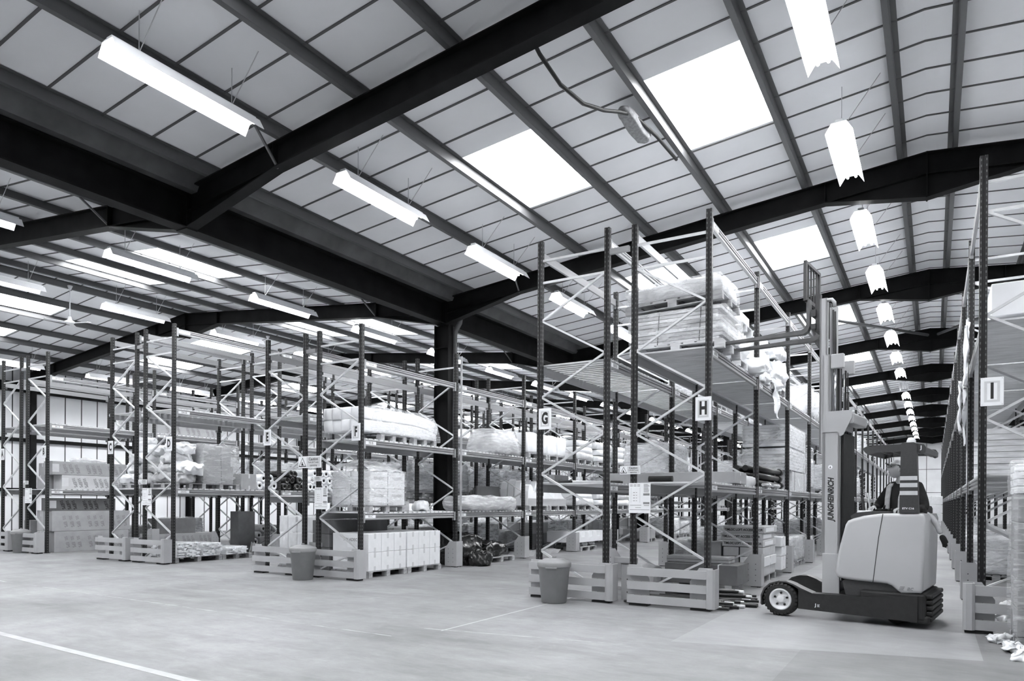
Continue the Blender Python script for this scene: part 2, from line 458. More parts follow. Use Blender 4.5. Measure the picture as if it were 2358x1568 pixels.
# portal rafters (one half span each, the web tapering into haunches)
def rafter(xv, xr, side):
    """from valley/eaves xv up to ridge xr, at y = 0"""
    mb = MB(); D = .36; tw = .012; fw = .095
    s = 1 if xr > xv else -1
    def top(x): return zr(x + s * 1e-4) - .17
    xa, xb, xc, xd = xv + s * .12, xv + s * 2.15, xr - s * 1.6, xr
    bot = [(xa, 5.90), (xb, top(xb) - D), (xc, top(xc) - D), (xd, 6.77)]
    tp = [(xa, top(xa)), (xd, top(xd - s * 1e-3))]
    poly = bot + tp[::-1]
    mb.prism(poly, 'y', -tw / 2, tw / 2)
    for line, t in ((bot, .018), (tp, .018)):
        for (p, q) in zip(line[:-1], line[1:]):
            mb.bar((p[0], 0, p[1]), (q[0], 0, q[1]), 2 * fw, t)
    mb.bar((xb, 0, top(xb) - D), (xa, 0, top(xa) - D), 2 * fw * .9, .012)        # the rafter's own flange through the haunch
    mb.bar((xc, 0, top(xc) - D), (xd, 0, top(xd - s * .01) - D), 2 * fw * .9, .012)
    for x in (xb, xc): mb.box(x - .006, x + .006, -fw, fw, top(x) - D, top(x))      # stiffeners
    mb.box(xd - .012 if s > 0 else xd, xd if s > 0 else xd + .012, -fw * 1.05, fw * 1.05, 6.75, top(xd - s * .01) + .01)
    return mb.mesh('rafter', 'steel')
RM = [rafter(XW, XL2, 0), rafter(XV, XL2, 0), rafter(XV, XR, 0), rafter(XE, XR, 0)]
for f in FR:
    for me in RM: structm('rafter', me, (0, f, 0))
# fly braces from the rafter's lower flange to the first purlin
fb = MB()
fb.bar((-8.22, -.02, 6.36), (-8.12, -.55, 6.78), .03, .03)
fb.bar((-12.58, -.02, 6.36), (-12.68, -.55, 6.78), .03, .03)
fbm = fb.mesh('fly_brace', 'purlin')
for f in FR[1:8]: structm('fly_brace', fbm, (0, f, 0))

# purlins: Z sections
def zsec(x, L_):
    z = zr(x); d = .165; mb = MB(); t = .006
    s = 1 if (x > XR or (XL2 < x < XV)) else -1
    mb.box(x - t / 2, x + t / 2, Y0, L_, z - d, z)
    mb.box(*(sorted((x, x - s * -.07))), Y0, L_, z - d, z - d + t)
    mb.box(*(sorted((x, x - s * .07))), Y0, L_, z - t, z - .001)
    mb.box(*(sorted((x - s * -.07, x - s * -.076))), Y0, L_, z - d, z - d + .025)
    return mb
base = [-9.72, -8.1, -6.6, -5.07, -3.54, -2.05, -.5]
PX = base + [2 * XR - b for b in base] + [2 * XV - b for b in base] + [2 * XL2 - 2 * XV + b for b in base]
for x in PX: struct('purlin', zsec(x, Y1), 'purlin')

# valley girder, gutter and columns
gd = MB(); L_ = 6.95 - .2
gd.box(-.007, .007, .1, L_ + .1, 5.90, 6.42); gd.box(-.13, .13, .1, L_ + .1, 5.88, 5.90); gd.box(-.13, .13, .1, L_ + .1, 6.42, 6.44)
gdm = gd.mesh('valley_girder', 'steel')
node = MB(); node.box(-.13, .13, -.1, .1, 5.865, 6.44); ndm = node.mesh('girder_node', 'steel')
for x in (XV, XE - .2):
    for f in FR[:-1]:
        structm('valley_girder', gdm, (x, f, 0)); structm('girder_node', ndm, (x, f, 0))
gt = MB()
for x in (XV,):
    pr = [(x - .44, 6.73), (x - .42, 6.73), (x - .25, 6.47), (x + .25, 6.47), (x + .42, 6.73), (x + .44, 6.73), (x + .27, 6.445), (x - .27, 6.445)]
    gt.prism(pr, 'y', Y0, Y1)
struct('gutter', gt, 'gutter')
cm = MB(); cm.box(-.21, .21, -.006, .006, 0, 5.87); cm.box(-.215, -.195, -.1, .1, 0, 5.87); cm.box(.195, .215, -.1, .1, 0, 5.87)
cm.box(-.25, .25, -.16, .16, 0, .025); cm.box(-.195, .195, -.09, .09, 5.3, 5.315)
cmm = cm.mesh('column', 'steel')
for i, f in enumerate(FR):
    if i % 2 == 1 and i > 0 and f > -5: structm('column', cmm, (XV, f, 0))
for f in FR[1:]: structm('column', cmm, (XW + .27, f, 0)); structm('column', cmm, (XE - .25, f, 0))
dp = MB().tube([(-10.0, 14.1, 6.4), (-10.0, 14.1, 6.05), (-10.02, 14.1, 5.92), (-10.1, 14.1, 5.8), (-10.16, 14.1, 5.72), (-10.17, 14.1, 5.6), (-10.17, 14.1, .1)], .06, 12)
struct('downpipe', dp, 'gutter')
# roof bracing tubes
struct('roof_brace', MB().tube([(-2.75, 23., 7.1), (-.2, 27.7, 7.3)], .05, 8), 'purlin')
struct('roof_brace', MB().tube([(.1, 27.7, 7.3), (2.4, 23., 7.1)], .05, 8), 'purlin')
# painted line on the floor
struct('trim_floor_line', MB().prism([(-26, 4.42), (-9.07, 3.735), (-4.0, 3.53), (-4.0, 3.62), (-9.07, 3.825), (-26, 4.51)], 'z', 0, .002), 'paint')

# ------------------------------------------------------------------ strip lights
rf = MB()
pr = [(-.185, -.065), (-.10, .075), (-.04, .085), (.04, .085), (.10, .075), (.185, -.065), (.18, -.067), (.096, .068), (-.096, .068), (-.18, -.067)]
rf.prism(pr, 'y', -.95, .95); rf.box(-.05, .05, -.93, .93, .085, .12)
rfm = rf.mesh('reflector', 'white')
tbm = MB().tube([(0, -.9, 0), (0, .9, 0)], .019, 8).mesh('lamp_tube', 'tube')
tbo = MB().tube([(0, -.9, 0), (0, .9, 0)], .019, 8).mesh('lamp_tube', 'tubeoff')
def strip(x, y, z, label, on=True, chains=True, group=None):
    t = thing('strip_light', label, 'light', (x, y, z), 0, group)
    put('reflector', rfm, t)
    for s in (-.06, .06): put('lamp_tube', tbm if on else tbo, t, (s, 0, .03))
    if chains:
        for yy in (-.6, .6):
            zt = zr(x) - z - .0
            c = MB()
            c.bar((0, yy, .12), (.0, yy, zt), .008, .008); c.bar((0, yy, .12), (.5, yy, zr(x + .5) - z - .0), .008, .008)
            part('chain', c, 'galv', t)
    return t
for nm, x, z, ya, off in (('beside rack H', -1.18, 6.85, 8.35, 8), ('between racks F and G', -7.6, 6.36, 5.12, 99),
                          ('between racks D and E', -14.0, 6.4, 5.2, 99), ('between racks B and C', -19.9, 6.95, 4.9, 99),
                          ('along the left wall', -27.6, 6.25, 5.05, 99)):
    k = 0; y = ya - 3.46 * 2
    while y < 66:
        vis = y > (6 if x > -2 else 3.5)
        if vis:
            strip(x, y, z, '%s strip light from the camera above the aisle %s%s' % (ORD[k], nm, ', unlit' if k == off else ''), k != off, True, 'strip lights above the aisle ' + nm); k += 1
        else:
            strip(x, y, z, 'twin-tube strip light over the open floor behind the camera, aisle %s' % nm, True, True, 'strip lights behind the camera')
        y += 3.46

# ceiling fans
def fan(loc, label, zt):
    t = thing('ceiling_fan', label, 'fan', loc)
    part('down_rod', MB().tube([(0, 0, .06), (0, 0, zt - loc[2])], .014, 8), 'white', t)
    part('motor', MB().lathe([(.0, -.09), (.06, -.08), (.13, -.03), (.13, .0), (.06, .05), (.04, .14), (0, .14)], 20), 'white', t)
    part('ceiling_cap', MB().lathe([(.0, -.12), (.03, -.1), (.07, 0), (0, .0)], 14, (0, 0, zt - loc[2])), 'white', t)
    for k in range(3):
        b = MB(); b.box(.1, .62, -.07, .07, -.045, -.035)
        part('blade', b, 'white', t, (0, 0, 0), (.12, 0, R(120 * k + 20)))
fan((-20.75, 10.4, 6.5), 'white ceiling fan on a long rod under the left ridge, the nearer one', 7.5)
fan((-20.75, 17.2, 6.5), 'white ceiling fan on a long rod under the left ridge, the farther one', 7.5)

# hose and fluffy bundle under the roof
t = thing('hanging_cable', 'thick black cable sagging from the dark rafter to a roof purlin', 'cable', (-4.0, 7.4, 7.0))
P = [(-4.05, 7.05, 6.95), (-4.05, 7.3, 6.85), (-4.0, 7.75, 6.70), (-3.95, 8.3, 6.72), (-3.87, 8.8, 6.85), (-3.80, 9.15, 6.98), (-3.72, 9.5, 7.08), (-3.66, 10.3, 7.12), (-3.64, 11.2, 7.14)]
part('hose', MB().tube([Vector(p) - Vector((-4.0, 7.4, 7.0)) for p in P], .026, 8), 'ink', t)
mb = MB(); mb.bm(lumpy(.20, .95, .16, 4, .035, 6, .6), 0, True)
single('fabric_bundle', mb, 'fluff', 'grey fluffy cloth bundle hanging at the end of the black cable', 'bundle', (-3.80, 9.75, 7.0))

# ------------------------------------------------------------------ pallet racking
BAY, YR = 3.16, 10.2
post_poly = [(-.042, -.035), (-.013, -.035), (-.009, -.027), (.009, -.027), (.013, -.035), (.042, -.035), (.042, .035), (.013, .035), (.009, .027), (-.009, .027), (-.013, .035), (-.042, .035)]
_post = {}
def post_mesh(h):
    if h not in _post:
        mb = MB().prism(post_poly, 'z', .0, h); mb.box(-.07, .07, -.055, .055, 0, .008)
        _post[h] = mb.mesh('upright_post', 'post')
    return _post[h]
def bracing_mesh(w, h, left_first):
    mb = MB(); a, b = .03, w - .03
    for z in (h - .32, h - .68): mb.bar((a, 0, z), (b, 0, z), .03, .035, (0, 0, 1))
    z = h - .68; s = 0 if left_first else 1
    while z > .75:
        p = (a if s == 0 else b, 0, z); s ^= 1; z2 = z - .625
        mb.bar(p, (a if s == 0 else b, 0, z2), .03, .04, (0, 1, 0)); z = z2
    mb.bar((a if s == 0 else b, 0, z), (b if s == 0 else a, 0, .12), .03, .04, (0, 1, 0))
    return mb.mesh('bracing', 'galv')
BL = BAY - .084
bp = [(-.022, -.065), (.015, -.065), (.022, -.058), (.022, -.032), (.003, -.024), (.003, -.006), (.022, .002), (.022, .018), (.004, .024), (.004, .036), (.022, .042), (.022, .06), (.015, .065), (-.022, .065)]
bmb = MB().prism(bp, 'y', 0, BL)
for y in (-.002, BL - .05):
    bmb.box(.022, .034, y, y + .052, -.12, .08); bmb.box(-.022, .034, y - .0, y + .006, -.12, .08)
BEAM = bmb.mesh('beam', 'beam')
def deck_mesh(w, closed=False):
    mb = MB(); n = 30 if closed else 20; st = BL / n
    for i in range(n):
        wd = st * (.93 if closed else .66); y = i * st + (st - wd) / 2
        mb.box(-.01 + random.uniform(-.006, .006), w + .01 + random.uniform(-.006, .006), y, y + wd, 0, .024)
    return mb.mesh('shelf_deck', 'slat')
_lab = {}
def label_mesh(s):
    mb = MB(); mb.box(0, .003, 0, .30, -.033, .033)
    write(mb, s, (.0045, .15, 0), .062, (0, 1, 0), (0, 0, 1), .02, 1)
    return mb.mesh('location_label', ['sign', 'inkgrey'])
RACKS = {  # xl, xr, levels, height, bays, first brace node on the left, deck kinds
    'A': (-24.10, -23.00, (1.73, 3.60, 4.97), 5.70, 9, False),
    'B': (-22.62, -21.50, (1.73, 3.60, 4.97), 5.70, 10, True),
    'C': (-18.25, -17.15, (1.72, 3.66, 5.58), 5.72, 11, False),
    'D': (-16.78, -15.62, (1.72, 3.64, 5.58), 5.75, 11, True),
    'E': (-12.29, -11.14, (1.54, 3.22, 4.62), 4.97, 13, True),
    'F': (-10.74, -9.59, (1.21, 2.67, 4.22), 4.98, 14, False),
    'G': (-5.54, -4.36, (1.74, 3.68, 5.55), 5.78, 15, False),
    'H': (-3.91, -2.78, (1.74, 3.70, 5.55), 5.74, 16, True),
    'I': (.50, 1.63, (1.80, 3.66, 5.55), 5.73, 16, True),
}
where = {'A': 'farthest left, by the side wall', 'B': 'second from the left', 'C': 'third from the left', 'D': 'fourth from the left',
         'E': 'fifth from the left', 'F': 'beside the dark roof column', 'G': 'behind the large bin', 'H': 'behind the reach truck', 'I': 'at the right edge'}
for nm, (xl, xr, lv, h, nb, lf) in RACKS.items():
    w = xr - xl
    yr = YR - (.12 if nm in 'GH' else 0)
    rk = thing('pallet_rack', 'dark-posted pallet racking run with sign %s, %s' % (nm, where[nm]), 'rack', (xl, yr, 0), 0, 'runs of pallet racking')
    br = bracing_mesh(w, h, lf)
    dk = deck_mesh(w); dkc = deck_mesh(w, True)
    for k in range(nb + 1):
        y = k * BAY
        f = put('upright_frame', br, rk, (0, y, 0))
        for x in (0, w): put('upright_post', post_mesh(h), f, (x, 0, 0))
        if k == nb: break
        for li, z in enumerate(lv):
            rb = put('beam', BEAM, rk, (w, y + .042, z))
            lb = put('beam', BEAM, rk, (0, y + .042 + BL, z), (0, 0, PI))
            if k < 3 and nm not in 'AI':
                put('location_label', label_mesh('%s%02d%s' % (nm, k + 1, 'CBA'[li])), rb, (.0225, .06, .0))
            if li < 2:
                put('shelf_deck', dkc if (nm in 'HI' and li == 1) else dk, rk, (0, y + .042, z + .066))
    if nm in 'ACEG':   # ties to the run behind
        nx = {'A': 'B', 'C': 'D', 'E': 'F', 'G': 'H'}[nm]; gx = RACKS[nx][0] - xl
        for k in range(0, nb, 2):
            part('row_spacer', MB().box(w + .04, gx - .09, k * BAY - .03, k * BAY + .03, h - .42, h - .34), 'beam', rk)
def top(nm, lv): return RACKS[nm][2][lv] + .066 + .024

# floor-fixed end barriers
def barrier(nm, x0, x1, y, right=True):
    t = thing('end_barrier', 'three-rail steel barrier guarding the end of rack %s' % nm, 'barrier', (x0, y, 0), 0, 'rack end barriers')
    w = x1 - x0
    for z in (.103, .303, .505):
        mb = MB(); mb.prism([(-.03, -.058), (.012, -.058), (.03, -.045), (.03, .045), (.012, .058), (-.03, .058)], 'x', 0, w - .08 if right else w)
        part('rail', mb, 'guard', t, (0 if right else .08, 0, z), (0, 0, PI * 0))
    def plate(xa, xb, ch):
        if ch > 0: poly = [(xa, .03), (xb, .03), (xb, .40), (xb - .13, .60), (xa, .60)]
        else: poly = [(xa, .03), (xb, .03), (xb, .60), (xa + .13, .60), (xa, .40)]
        mb = MB().prism(poly, 'y', .045, .055)
        for zz in (.15, .25, .35, .45):
            for xx in (.3, .62):
                mb.lathe([(.011, .0445), (.0, .0444)], 8, (xa + (xb - xa) * xx, 0, zz), 'y', 1)
        mb.box(xa + .02, xb - .02, .0, .16, 0, .03, 2)
        part('end_post', mb, ['guard', 'ink', 'chassis'], t)
    plate(0, .32, 1)
    plate(w - .36, w - .04, -1)
    c = MB()
    xa = w - .1 if right else 0
    c.prism([(xa, -.05), (xa + .03, -.07), (xa + .09, -.07), (xa + .12, -.04), (xa + .12, .16), (xa + .105, .16), (xa + .105, -.03), (xa, -.03)], 'z', .04, .59)
    part('corner_post', c, 'guard', t)
    return t
for nm, x0, x1, rt in (('A', -24.2, -22.95, True), ('B', -22.45, -21.3, True), ('C', -18.35, -17.0, True), ('D', -16.78, -15.42, True),
                       ('E', -12.32, -11.0, True), ('F', -10.70, -9.30, True), ('G', -5.55, -4.12, True), ('H', -3.88, -2.60, True), ('I', .30, 1.75, False)):
    barrier(nm, x0, x1, 9.78 if nm in 'GH' else 9.87, rt)
for nm, x, y in (('C and D', -17.0, 10.35), ('E and F', -10.95, 10.35), ('G and H', -4.12, 10.3)):
    t = thing('flue_guard', 'low steel guard post with a crossbar in the gap between racks %s' % nm, 'guard post', (x, y, 0), 0, 'guards in the gaps between racks')
    part('crossbar', MB().bbox(-.19, .19, -.035, .035, .57, .66, .008), 'guard', t)
    mb = MB().box(-.07, .07, -.006, .006, 0, .57)
    for zz in (.12, .22, .32, .42): mb.lathe([(.010, -.0066), (.0, -.0067)], 8, (.03, 0, zz), 'y', 1)
    part('upright', mb, ['guard', 'ink'], t)

# post protectors along the aisles
def protector_mesh(s):
    mb = MB()
    poly = [(-.2 * s, .02), (.12 * s, .02), (.12 * s, .6), (-.07 * s, .6), (-.2 * s, .42)]
    mb.prism(poly, 'y', -.13, -.12)
    mb.box(*sorted((.12 * s, .13 * s)), -.13, .12, .02, .6)
    for zz in (.12, .22, .32, .42):
        for xx in (-.1, .03): mb.lathe([(.0085, -.1306), (.0, -.1307)], 8, (xx * s, 0, zz), 'y', 1)
    mb.box(*sorted((.05 * s, .11 * s)), -.11, -.03, 0, .02, 1)
    return mb.mesh('post_protector', ['guard', 'ink'])
PM = {1: protector_mesh(1), -1: protector_mesh(-1)}
for nm, side, nmax in (('B', 1, 5), ('C', -1, 4), ('D', 1, 6), ('E', -1, 5), ('F', 1, 8), ('G', -1, 7), ('H', 1, 12), ('I', -1, 13)):
    xl, xr = RACKS[nm][:2]; x = xr if side > 0 else xl
    for k in range(1, nmax):
        o = put('post_protector', PM[side], None, (x, YR - (.12 if nm in 'GH' else 0) + k * BAY, 0))
        tag(o, 'chamfered steel post protector at the %s aisle post of rack %s' % (ORD[k], nm), 'post protector', 'post protectors along rack ' + nm)

# ------------------------------------------------------------------ signs
SX = {'A': -23.95, 'B': -21.53, 'C': -18.17, 'D': -15.68, 'E': -12.2, 'F': -9.65, 'G': -5.40, 'H': -2.83, 'I': .59}
for nm, x in SX.items():
    t = thing('row_sign', 'white placard with black letter %s fixed high on a rack post' % nm, 'sign', (x, (9.99 if nm in 'GH' else 10.12), 2.865), 0, 'row letter placards')
    part('placard', MB().bbox(-.115, .115, -.004, .004, -.17, .17, .003), 'sign', t)
    part('border_panel', MB().box(-.078, .078, -.0055, -.0035, -.125, .125), 'signgrey', t)
    part('inner_panel', MB().box(-.05, .05, -.0065, -.005, -.1, .1), 'sign', t)
    mb = MB(); write(mb, nm, (0, -.008, 0), .25, bold=.05, sx=.62)
    part('letter', mb, 'ink', t)
    if nm in 'GHI':
        for sx in (-.1, .1):
            for sz in (-.155, .155): part('screw', MB().lathe([(.006, -.007), (0, -.0075)], 8, (sx, 0, sz), 'y'), 'galv', t)
def caution(x0, x1, z0, z1, label, y=10.12):
    w, h = x1 - x0, z1 - z0
    t = thing('caution_sign', label, 'sign', ((x0 + x1) / 2, y, (z0 + z1) / 2), 0, 'forklift caution signs')
    part('board', MB().box(-w / 2, w / 2, -.003, .003, -h / 2, h / 2), 'sign', t)
    part('text_panel', MB().box(-w * .13, w * .46, -.0045, -.0028, -h * .42, h * .42), 'signgrey', t)
    mb = MB()
    write(mb, 'Caution', (w * .165, -.0055, h * .24), h * .34, bold=.02)
    write(mb, 'Fork-Lift Trucks', (w * .165, -.0055, -.03 * h), h * .22, bold=.01, sx=.85)
    write(mb, 'operating', (w * .165, -.0055, -h * .28), h * .22, bold=.01)
    part('lettering', mb, 'ink', t)
    tr = MB(); cx = -w * .31
    def tri(r, y_, mi): tr.add([(cx - r, y_, -h * .05 - r * .75), (cx + r, y_, -h * .05 - r * .75), (cx, y_, -h * .05 + r * 1.0)], [(0, 1, 2)], mi)
    tri(h * .46, -.0040, 0); tri(h * .36, -.0046, 1)
    tr.box(cx - h * .12, cx + h * .1, -.0062, -.0050, -h * .28, -h * .14); tr.box(cx - h * .08, cx + .02 * h, -.0062, -.005, -h * .14, .0)
    tr.box(cx + h * .11, cx + h * .2, -.0062, -.005, -h * .29, -h * .26)
    part('warning_triangle', tr, ['ink', 'sign'], t)
caution(-4.10, -3.77, 1.945, 2.07, 'small forklift caution sign on the left post of rack H', 9.99)
caution(-11.25, -10.59, 2.19, 2.43, 'large forklift caution sign hung between racks E and F')
caution(-10.90, -10.58, 1.915, 2.015, 'small forklift caution sign above the load notice of rack F')
caution(-16.93, -16.57, 1.905, 2.022, 'small forklift caution sign on the left post of rack D')
caution(-22.69, -22.39, 1.95, 2.055, 'small forklift caution sign on the left post of rack B')
def notice(x0, x1, z0, z1, nm, y=10.12):
    w, h = x1 - x0, z1 - z0
    t = thing('load_notice', 'white load notice with columns of small print on the left post of rack %s' % nm, 'notice', ((x0 + x1) / 2, y, (z0 + z1) / 2), 0, 'rack load notices')
    part('board', MB().box(-w / 2, w / 2, -.003, .003, -h / 2, h / 2), 'sign', t)
    mb = MB()
    rnd = random.Random(ord(nm))
    for i, z in enumerate((.44, .40)):
        for k in range(3): mb.box(-w * .45 + k * .17 * w, -w * .45 + k * .17 * w + w * .13, -.0042, -.003, h * z - .004, h * z + .004, 0)
    for k in range(4):
        z = .18 - k * .09
        mb.box(-w * .3, -w * .22, -.0042, -.003, h * z - .004, h * z + .004); mb.box(-w * .17, -w * .12, -.0042, -.003, h * z - .004, h * z + .004)
    for z, a, b in ((-.24, -.44, .08), (-.32, -.2, .06), (-.39, -.46, .46)):
        mb.box(w * a, w * b, -.0042, -.003, h * z - .003, h * z + .003)
    for xx in (-.40, .02): mb.box(w * xx - .001, w * xx + .001, -.0042, -.003, -h * .15, h * .35)
    part('small_print', mb, 'inkgrey', t)
    mb = MB()
    for k in range(9): mb.box(w * .19, w * (.42 + rnd.uniform(-.06, .04)), -.0042, -.003, h * (.46 - k * .032) - .004, h * (.46 - k * .032) + .003)
    for z in (.12, -.17): mb.box(w * .17, w * .46, -.0042, -.003, h * z - .016, h * z + .016)
    mb.box(w * .2, w * .44, -.0042, -.003, -h * .25 - .004, -h * .25 + .004)
    part('warning_column', mb, 'inkgrey', t)
notice(-3.95, -3.61, 1.36, 1.81, 'H', 9.99)
notice(-10.77, -10.41, 1.35, 1.79, 'F')
notice(-16.76, -16.38, 1.39, 1.81, 'D')
notice(-22.58, -22.19, 1.41, 1.84, 'B')

# ------------------------------------------------------------------ bins
def bin_(x, y, label, s=1.):
    t = thing('waste_bin', label, 'bin', (x, y, 0), .3, 'round waste bins')
    part('tub', MB().lathe([(0, .0), (.175 * s, .0), (.19 * s, .012), (.235 * s, .52 * s), (.245 * s, .53 * s), (.245 * s, .55 * s), (.23 * s, .55 * s), (.0, .54 * s)], 36), 'bin', t)
    part('lid', MB().lathe([(.255 * s, .545 * s), (.258 * s, .60 * s), (.24 * s, .625 * s), (.16 * s, .65 * s), (.155 * s, .662 * s), (.05 * s, .67 * s), (0, .67 * s)], 36), 'bin', t)
    h = MB(); h.bbox(-.09, .09, -.262 * s, -.235 * s, .525 * s, .55 * s, .006)
    part('handle', h, 'bin', t)
    part('lid_knob', MB().bbox(-.03, .03, -.015, .015, .668 * s, .70 * s, .008), 'bin', t)
bin_(-4.92, 9.42, 'large grey plastic waste bin with lid in front of rack G')
bin_(-10.42, 9.5, 'grey plastic waste bin with lid in front of racks E and F', 1.0)
bin_(-22.3, 9.9, 'grey plastic waste bin with lid in front of racks A and B', 1.0)

# galvanised angle post beside rack F
single('angle_post', MB().prism([(0, 0), (.055, 0), (.055, .008), (.008, .008), (.008, .05), (0, .05)], 'z', 0, 4.93), 'galv', 'pale galvanised angle post rising beside the second aisle post of rack F', 'post', (-9.53, 13.45, 0))

# ------------------------------------------------------------------ goods
def pallet_meshes(sx, sy, m):
    a = MB(); n = 7
    for i in range(n):
        w = sx / n * .82; x = -sx / 2 + (i + .5) * sx / n; a.box(x - w / 2, x + w / 2, -sy / 2, sy / 2, .112, .13)
    for y in (-sy / 2 + .05, 0, sy / 2 - .05): a.box(-sx / 2, sx / 2, y - .05, y + .05, .094, .112)
    b = MB()
    for x in (-sx / 2 + .07, 0, sx / 2 - .07): b.box(x - .07, x + .07, -.05, .05, .018, .094)
    b.box(-sx / 2, sx / 2, -.05, .05, 0, .018)
    return a.mesh('top_deck', m), b.mesh('bearer', m)
_pal = {}
def pallet(x, y, z, label, sx=1.15, sy=1.0, rz=0., m='wood', group=None):
    k = (sx, sy, m)
    if k not in _pal: _pal[k] = pallet_meshes(sx, sy, m)
    t = thing('pallet', label, 'pallet', (x, y, z), rz, group)
    put('top_deck', _pal[k][0], t)
    for yy in (-sy / 2 + .05, 0, sy / 2 - .05): put('bearer', _pal[k][1], t, (0, yy, 0))
    return t
def carton(x0, x1, y0, y1, z0, z1, m, label, group=None, tape=None, prints=None, rz=0., cat='box', name='carton'):
    cx, cy = (x0 + x1) / 2, (y0 + y1) / 2
    t = thing(name, label, cat, (cx, cy, z0), rz, group)
    a, b, h = (x1 - x0) / 2, (y1 - y0) / 2, z1 - z0
    part('box_body', MB().bbox(-a, a, -b, b, 0, h, min(.008, h * .1)), m, t)
    if tape == 'x':     # tape over the top and down the +X / -X ends
        mb = MB(); mb.box(-a - .002, a + .002, -.026, .026, h - .001, h + .002)
        mb.box(a - .001, a + .002, -.026, .026, h * .72, h); mb.box(a - .001, a + .002, -.026, .026, 0.0, h * .25)
        mb.box(-a - .002, -a + .001, -.026, .026, h * .72, h)
        part('tape', mb, 'tape', t)
    if tape == 'y':
        mb = MB(); mb.box(-.026, .026, -b - .002, b + .002, h - .001, h + .002); mb.box(-.026, .026, -b - .002, -b + .001, h * .7, h)
        part('tape', mb, 'tape', t)
    if tape == 'ends':
        mb = MB(); mb.box(-a - .002, a + .002, -b - .002, -b + .18, h - .001, h + .002); mb.box(a - .001, a + .0025, -b, -b + .18, h * .2, h * .8)
        part('tape', mb, 'tape', t)
    if prints: prints(t, a, b, h)
    return t
def stamps(n, dark='inkgrey'):
    def f(t, a, b, h):
        mb = MB(); k = 0
        for i in range(n):
            y = -b + .28 + i * (2 * b - .42) / max(1, n - 1) - (.05 if i % 3 == 2 else 0) + (.05 if i % 3 == 0 else 0)
            d = Vector((0, .22, -.97)).normalized(); u = Vector((0, .97, .22))
            write(mb, 'SIS', (a + .003, y - .012, h * .66), .11, d, u, .02, sx=.9)
            write(mb, 'EPS', (a + .003, y + .035, h * .33), .125, d, u, .03, sx=.9)
        part('printed_marking', mb, dark, t)
    return f
def word_front(txt, size, z, off=0., lab=True):
    def f(t, a, b, h):
        mb = MB(); write(mb, txt, (off, -b - .003, h * z), size, bold=.012)
        part('printed_marking', mb, 'inkgrey', t)
        if lab:
            l = MB(); l.box(-.075 + off, .075 + off, -b - .003, -b, h * (z - .42), h * (z - .14))
            part('paper_label', l, 'sign', t)
    return f

# --- rack B: long printed cartons
G_ = 'long printed cartons in rack B'
fx = -21.56
carton(fx - .5, fx, 10.42, 12.58, 0.0, .60, 'carton', 'long grey printed carton on the floor under rack B, lowest of its pile', G_, None, stamps(9))
carton(fx - .5, fx, 10.36, 12.62, .605, 1.19, 'carton', 'long grey printed carton under rack B, middle of the pile on the floor', G_, None, stamps(9))
carton(fx - .52, fx - .06, 10.32, 12.2, 1.195, 1.56, 'cartond', 'dark printed carton topping the pile under the lowest beam of rack B', G_, 'ends', stamps(8, 'ink'))
carton(-22.54, -22.1, 10.42, 12.5, 0, .60, 'cartonl', 'plain long carton at the back of the floor pile in rack B, lower one', 'plain cartons behind the printed ones in rack B', 'y')
carton(-22.54, -22.1, 10.42, 12.5, .605, 1.2, 'cartonl', 'plain long carton at the back of the floor pile in rack B, upper one', 'plain cartons behind the printed ones in rack B', 'y')
z = top('B', 0)
carton(fx - .48, fx, 10.62, 12.66, z, z + .41, 'cartonl', 'long pale printed carton lying on the first shelf of rack B', G_, 'ends', stamps(9))
carton(fx - .48, fx, 10.36, 12.5, z + .415, z + .80, 'carton', 'long printed carton topping the pile on the first shelf of rack B', G_, 'ends', stamps(9))
carton(-22.52, -22.1, 10.4, 12.4, z, z + .40, 'carton', 'plain carton at the back of the first shelf of rack B, lower one', None, 'y')
carton(-22.52, -22.1, 10.45, 12.4, z + .405, z + .76, 'carton', 'plain carton at the back of the first shelf of rack B, upper one', None, 'y')
mb = MB(); mb.bm(lumpy(.4, .9, .12, 3, .03, 5, .6), 0, True)
single('film_bundle', mb, 'filmo', 'crumpled film bundle lying on top of the cartons on the first shelf of rack B', 'film', (fx - .25, 11.5, z + .80))
carton(fx - .5, fx, 13.5, 15.6, 0, .42, 'carton', 'long printed carton on the floor in the second bay of rack B', G_, None, stamps(9))
carton(fx - .5, fx, 13.5, 14.9, .425, .92, 'cartond', 'dark carton standing on the printed carton in the second bay of rack B', None)
carton(fx - .5, fx, 13.5, 16.1, z, z + .44, 'carton', 'long printed carton on the first shelf in the second bay of rack B', G_, None, stamps(9))
z2 = top('B', 1)
carton(fx - .5, fx, 13.5, 15.9, z2, z2 + .36, 'carton', 'long printed carton high on the second shelf of rack B', G_, None, stamps(9))
# rack A cartons
for k, (x, y, zz, w) in enumerate(((-23.5, 10.5, 0, .4), (-23.95, 10.5, 0, .4), (-23.5, 10.5, .45, .4), (-23.9, 11.4, 0, .5))):
    carton(x, x + w, y, y + .7, zz, zz + .44, 'carton', ['small grey carton on the floor of rack A, nearest the aisle', 'small grey carton on the floor of rack A, nearest the side wall',
           'small grey carton stacked on another in rack A', 'small grey carton on the floor of rack A, rearmost'][k], None, 'y')

